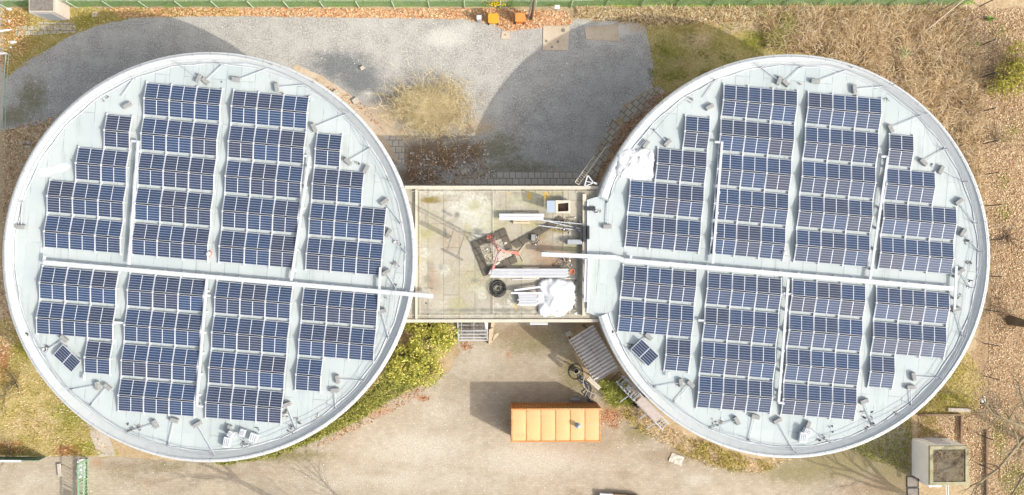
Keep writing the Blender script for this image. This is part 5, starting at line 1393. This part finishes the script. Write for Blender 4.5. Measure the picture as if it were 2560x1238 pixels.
def cloud_bush(name, label, cat, blobs, n, smin, smax, mat, stemmat, parts=('foliage', 'stem'), flat=.6):
    """leafy bush from clumps of leaf faces on branch ends; blobs = (px,py,rx,ry,ztop)"""
    c = W(blobs[0][0], blobs[0][1], 0); o = thing(name, label, cat, (c.x, c.y, 0)); P = []; m = MB()
    for (x, y, rx, ry, zt) in blobs:
        s_ = FPX / (CAMH - zt * .6); p = W(x, y, zt * .6); k = int(n * rx * ry / sum(b[2] * b[3] for b in blobs))
        cl = max(8, k // 26)
        for _ in range(cl):
            v = rng.normal(0, 1, 3); v /= np.linalg.norm(v); rr = rng.uniform(.45, 1.0) ** .6
            q = np.array([p.x, p.y, zt * .5]) + v * rr * np.array([rx / s_, ry / s_, zt * .5])
            if q[2] < .1: q[2] = .1 + rng.uniform(0, .3)
            m.path([(c.x + (p.x - c.x) * .7, c.y + (p.y - c.y) * .7, .05), ((p.x + q[0]) / 2, (p.y + q[1]) / 2, q[2] * .55), tuple(q)], [.03, .02, .008], 4)
            P.append(q + rng.normal(0, .17, (26, 3)) * np.array([1.2, 1.2, .9]))
    P = np.vstack(P); P[:, 2] = np.maximum(P[:, 2], .05)
    leaves(parts[0], P - np.array([c.x, c.y, 0]), smin, smax, mat, o, flat=flat)
    m.build(parts[1], stemmat, o); return o
cloud_bush('leafy_bush', 'large yellow-green leafy bush in the corner between left building and link', 'bush', [(1080, 850, 55, 50, 3.2), (1030, 900, 50, 55, 2.6), (1060, 930, 50, 34, 2.0), (1110, 840, 34, 40, 3.0), (1000, 920, 40, 30, 1.8), (1060, 815, 60, 24, 2.6)], 8200, .10, .24, M['bushleaf'], M['bark'])
cloud_bush('willow_bush', 'yellow-green willow bush at the right edge behind the wire fence', 'bush', [(2545, 190, 50, 45, 3.2), (2510, 215, 36, 34, 2.2), (2575, 150, 50, 60, 3.4)], 2600, .1, .26, M['willow'], M['lightbark'])
cloud_bush('flowering_bush', 'bright yellow flowering bush at the top edge beyond the fence', 'bush', [(1236, -12, 26, 14, 2.6)], 900, .1, .2, M['forsythia'], M['bark'])
for x, y, r, lab in ((2257, 136, 15, 'bright green rosette plant in the dry brambles above the right building'), (2470, 50, 11, 'small green plant beyond the fence in the upper right corner'), (2435, 115, 10, 'faint green tuft left of the wire fence post')):
    p = W(x, y, 0); o = thing('green_plant', lab, 'plant', (p.x, p.y, 0))
    n = 120; a = rng.uniform(0, 2 * PI, n); rr = rng.uniform(0, .12, n)
    blades('leaves', np.column_stack([rr * np.cos(a), rr * np.sin(a), np.full(n, .02)]), 0, .25, .55, .06, r / 16, M['plantleaf'], o)
    MB().tube((p.x, p.y, 0), (p.x, p.y, .2), .03).build('stem', M['plantleaf'], o)
# --- ground cover (uncountable)
def clump(P, scale, thr, seed=0.0):
    v = np.array([mnoise.noise(Vector((x * scale, y * scale, seed))) + .4 * mnoise.noise(Vector((x * scale * 3, y * scale * 3, seed + 4))) for x, y in P]); return v > thr
# dry yellow shrub in the gravel
c = W(1080, 270, 0); o = thing('dry_shrub', 'straw-coloured dry shrub sprawling over the gravel between the round buildings', 'shrub', (c.x, c.y, 0))
N = 10500; dst = np.abs(rng.normal(0, 1, N)); aa = rng.uniform(0, 2 * PI, N)
Pp = np.column_stack([dst * 1.6 * np.cos(aa), dst * 1.15 * np.sin(aa) , np.full(N, .05)])
blades('stalks', Pp[clump(Pp[:, :2], 1.1, -.2, 2.5)], 0, .35, 1.2, .024, 1.0, island('straw', [(0, ph(178, 156, 110)), (.4, ph(222, 202, 152)), (1, ph(248, 236, 200))], .8, .25), o)
m = MB(); random.seed(4)
for i in range(26):
    a = random.uniform(0, 2 * PI); branchy(m, c + Vector((random.gauss(0, .3), random.gauss(0, .3), 0)), (math.cos(a), math.sin(a), random.uniform(.25, .9)), 1.5, .022, 1, .5, .05)
m.build('stems', M['lightbark'], o)
def stuff(o, label):
    if o is not None: tag(o, label, None, None, 'stuff')
BRAMBLE = [(1900, 22), (2440, 22), (2450, 300), (2452, 520), (2400, 430), (2330, 340), (2230, 220), (2120, 160), (2000, 135), (1920, 120)]
sheet('bramble_ground', [(1915, 30), (2430, 24), (2442, 300), (2448, 480), (2400, 430), (2330, 330), (2230, 210), (2120, 150), (1990, 130), (1920, 120)], 0.007, M['litter'], jit=.5, seed=40,
    stains={'green': [(1960, 80, 40, 40, .8), (2330, 110, 20, 40, .5), (1940, 130, 40, 10, .9)], 'dark': [(2080, 130, 120, 30, .8), (2260, 200, 60, 40, .7), (2330, 150, 60, 50, .6), (2380, 320, 40, 80, .6), (2000, 90, 40, 40, .7), (2180, 60, 60, 30, .4)]})
P = sample(BRAMBLE, 26000); P = P[clump(P, .55, -.14, 5.0) | (rng.uniform(0, 1, len(P)) < .35)]
bend = np.array([mnoise.noise(Vector((x * .3, y * .3, 1.0))) for x, y in P]) * PI * 2 + 1.0 + rng.normal(0, 1.1, len(P))
stuff(blades('dry_grass', P, 0, .15, .95, .026, 1.3, M['brambleblade'], None, bend), 'tall dry grass and brambles above the right building')
P2_ = sample([(1910, 40), (1990, 40), (1990, 120), (1920, 125)], 1400)
stuff(blades('bramble', P2_[clump(P2_, .6, -.1, 3.0)], 0, .2, .8, .05, 1.0, M['greenblade']), 'green bramble clump left of the dry grass')
P2_ = sample(BRAMBLE, 5000); P2_ = P2_[clump(P2_, .35, .28, 9.0)]
stuff(leaves('dead_stems', on(P2_, .1, .7), .15, .5, island('grey_stem', [(0, ph(96, 78, 64)), (.6, ph(150, 128, 108)), (1, ph(186, 166, 142))]), None, .5, .14), 'grey-brown dead stems among the dry grass')
P = sample([(1440, 24), (1930, 22), (1930, 52), (1640, 62), (1440, 46)], 3800)
stuff(blades('dry_grass', P, 0, .15, .5, .05, 1.3, M['dryblade']), 'dry grass band along the upper fence')
P = sample([(1600, 60), (1950, 60), (2050, 140), (1680, 230), (1630, 240)], 5000)
k = clump(P, .6, .14, 2.0)
stuff(blades('short_grass', P[k], 0, .06, .2, .04, 1.2, M['greenblade']), 'short green grass in the shadow of the right building')
stuff(blades('short_grass', P[~k][::2], 0, .05, .16, .035, 1.2, M['dryblade']), 'short dry grass in the shadow of the right building')
P = sample([(0, 830), (40, 820), (130, 980), (250, 1080), (290, 1138), (140, 1140), (0, 1138)], 6000)
k = clump(P, .45, .05, 8.0)
stuff(blades('short_grass', P[k], 0, .06, .2, .04, 1.2, M['mixblade']), 'yellow rough grass left of the left building')
stuff(blades('short_grass', P[~k][::2], 0, .05, .2, .035, 1.2, M['dryblade']), 'dry pale grass left of the left building')
P = sample([(2300, 1000), (2420, 880), (2470, 960), (2440, 1030), (2300, 1034)], 2200)
k = clump(P, .5, -.05, 5.0)
stuff(blades('short_grass', P[k], 0, .06, .22, .04, 1.2, M['mixblade']), 'green grass patch above the hut')
stuff(blades('short_grass', P[~k], 0, .05, .2, .035, 1.2, M['dryblade']), 'yellowish grass above the hut')
P = sample([(0, 20), (600, 22), (600, 40), (350, 44), (250, 62), (170, 92), (90, 150), (20, 190), (0, 180)], 3200)
stuff(blades('short_grass', P, 0, .05, .2, .05, 1.2, M['mixblade']), 'grass in the upper left corner')
P = sample([(0, -40), (2440, -40), (2440, 14), (0, 14)], 7000)
stuff(blades('lawn_grass', P, 0, .05, .16, .06, 1.2, M['lawnblade']), 'bright green lawn beyond the upper fence')
STRIP = [(520, 1150), (640, 1135), (760, 1090), (860, 1030), (940, 960), (985, 900), (1040, 860), (1060, 960), (1000, 985), (900, 1050), (800, 1098), (690, 1140), (560, 1163)]
P = sample(STRIP, 4200)
stuff(blades('strip_grass', P, 0, .15, .5, .06, .9, M['greenblade']), 'green weedy strip along the lower right of the left building')
P = sample([(700, 1120), (860, 1040), (960, 960), (990, 960), (900, 1045), (760, 1112)], 3000)
stuff(leaves('ground_ivy', on(P, .05, .45), .1, .22, M['hedgeleaf'], None, .6), 'low leafy weeds along the left building')
WEED = [(1500, 950), (1570, 960), (1660, 1060), (1760, 1110), (1900, 1150), (1990, 1145), (1900, 1185), (1780, 1170), (1690, 1125), (1600, 1080), (1530, 1010)]
P = sample(WEED, 4200); k = clump(P, .5, .08, 6.0)
stuff(blades('weeds', P[k], 0, .1, .4, .04, 1.1, M['mixblade']), 'yellowish weeds along the lower left of the right building')
stuff(blades('weeds', P[~k][::2], 0, .08, .35, .035, 1.2, M['dryblade']), 'dry brown weeds along the lower left of the right building')
P = sample([(1495, 955), (1560, 950), (1580, 1010), (1530, 1010)], 1500)
stuff(blades('weeds', P, 0, .3, .8, .05, .9, M['greenblade']), 'green tall weeds between shelter and hoist')
P = sample([(1720, 1100), (1790, 1110), (1850, 1160), (1780, 1165)], 900)
k = clump(P, 1.2, -.1, 2.0)
stuff(blades('weeds', P[k], 0, .2, .5, .045, .9, M['mixblade']), 'green weed clump under the right rim')
P = sample([(2100, 1110), (2280, 1010), (2280, 1090), (2270, 1180), (2180, 1150)], 2600)
stuff(blades('weeds', P, 0, .05, .2, .05, 1.1, M['greenblade']), 'thin grass in the paving near the hut')
LIT2 = [(2420, 22), (2562, 22), (2562, 1240), (2440, 1240), (2404, 1110), (2404, 1040), (2420, 1030), (2470, 900), (2480, 640), (2440, 500), (2360, 380), (2440, 300)]
P = sample(LIT2, 24000)
stuff(leaves('dead_leaves', on(P, .01, .07), .06, .17, M['leaflitter'], None, .45), 'brown dead leaves covering the ground on the right')
P = sample([(270, 20), (1250, 22), (1420, 30), (1430, 60), (1330, 72), (1268, 78), (1230, 60), (1160, 48), (600, 40), (300, 44)], 5200)
stuff(leaves('orange_leaves', on(P, .01, .06), .09, .24, M['orangeleaf'], None, .35), 'orange dead leaves banked below the upper fence')
P = sample([(0, 20), (60, 20), (60, 140), (20, 170), (0, 170)], 500)
stuff(leaves('orange_leaves', on(P, .01, .06), .1, .24, M['orangeleaf'], None, .35), 'orange dead leaves in the upper left corner')
P = sample([(8, 325), (180, 278), (120, 330), (60, 440), (15, 640), (8, 640)], 1800)
stuff(leaves('dead_leaves', on(P, .01, .06), .09, .22, M['leaflitter'], None, .35), 'dead leaves between the left building and picture edge')
P = sample([(2296, 1038), (2402, 1038), (2402, 1112), (2380, 1100), (2290, 1094)], 1500)
stuff(leaves('dead_leaves', on(P, .01, .06), .06, .17, M['leaflitter'], None, .4), 'dead leaves between the timber edging and the hut')
P = sample([(2296, 1038), (2402, 1038), (2400, 1070), (2300, 1090)], 900); P = P[clump(P, .5, .0, 3.0)]
stuff(blades('short_grass', P, 0, .06, .22, .04, 1.1, M['mixblade']), 'short grass between the timber edging and the hut')
P = sample([(0, 640), (20, 640), (60, 840), (0, 900)], 500)
stuff(leaves('dead_leaves', on(P, .01, .06), .09, .22, M['leaflitter'], None, .35), 'dead leaves along the left edge lower half')
EDGE = [(960, 990), (1080, 965), (1000, 1020), (900, 1070), (820, 1110), (780, 1118), (880, 1055)]
P = np.vstack([sample(EDGE, 700), sample([(1500, 1015), (1560, 1040), (1545, 1075), (1500, 1060)], 260), sample([(1148, 852), (1185, 855), (1175, 885), (1155, 870)], 60), sample([(1010, 380), (1200, 360), (1230, 420), (1130, 460), (1020, 465)], 500), sample([(1050, 990), (1075, 990), (1070, 1005), (1050, 1002)], 40), sample([(740, 170), (900, 250), (1000, 370), (960, 330), (850, 240)], 160), sample([(1540, 330), (1640, 230), (1680, 230), (1600, 300), (1500, 440), (1480, 465)], 900)])
stuff(leaves('fallen_leaves', on(P, .01, .05), .08, .2, island('red_brown_leaf', [(0, ph(116, 84, 60)), (.5, ph(176, 132, 98)), (1, ph(222, 186, 148))], .85), None, .35), 'brown fallen leaves gathered along edges of the yards')
P = sample([(1012, 385), (1210, 350), (1240, 440), (1140, 470), (1030, 470)], 900); k = clump(P, .7, -.05, 7.0)
stuff(leaves('rubble', on(P[k], .02, .08), .06, .24, island('grey_rubble', [(0, ph(120, 112, 100)), (.5, ph(180, 172, 160)), (1, ph(236, 230, 218))], .9), None, .4, .8), 'grey rubble and broken slabs in the shade above the link')
stuff(blades('weeds', P[~k], 0, .08, .4, .04, 1.1, M['brambleblade']), 'scruffy brown weeds in the shade above the link')
# loose white grit on gravel and yard
P = np.vstack([sample([(20, 195), (350, 45), (1160, 52), (1430, 130), (1600, 70), (1630, 200), (1440, 420), (1200, 340), (1180, 200), (900, 180), (640, 130), (60, 310)], 900), sample([(300, 1190), (1200, 950), (1900, 1200), (1900, 1240), (0, 1240)], 350)])
stuff(leaves('grit', on(P, .02, .04), .03, .10, island('pale_grit', [(0, ph(190, 188, 180)), (1, ph(250, 248, 240))], .9), None, .2, .9), 'loose pale grit on gravel and paving')
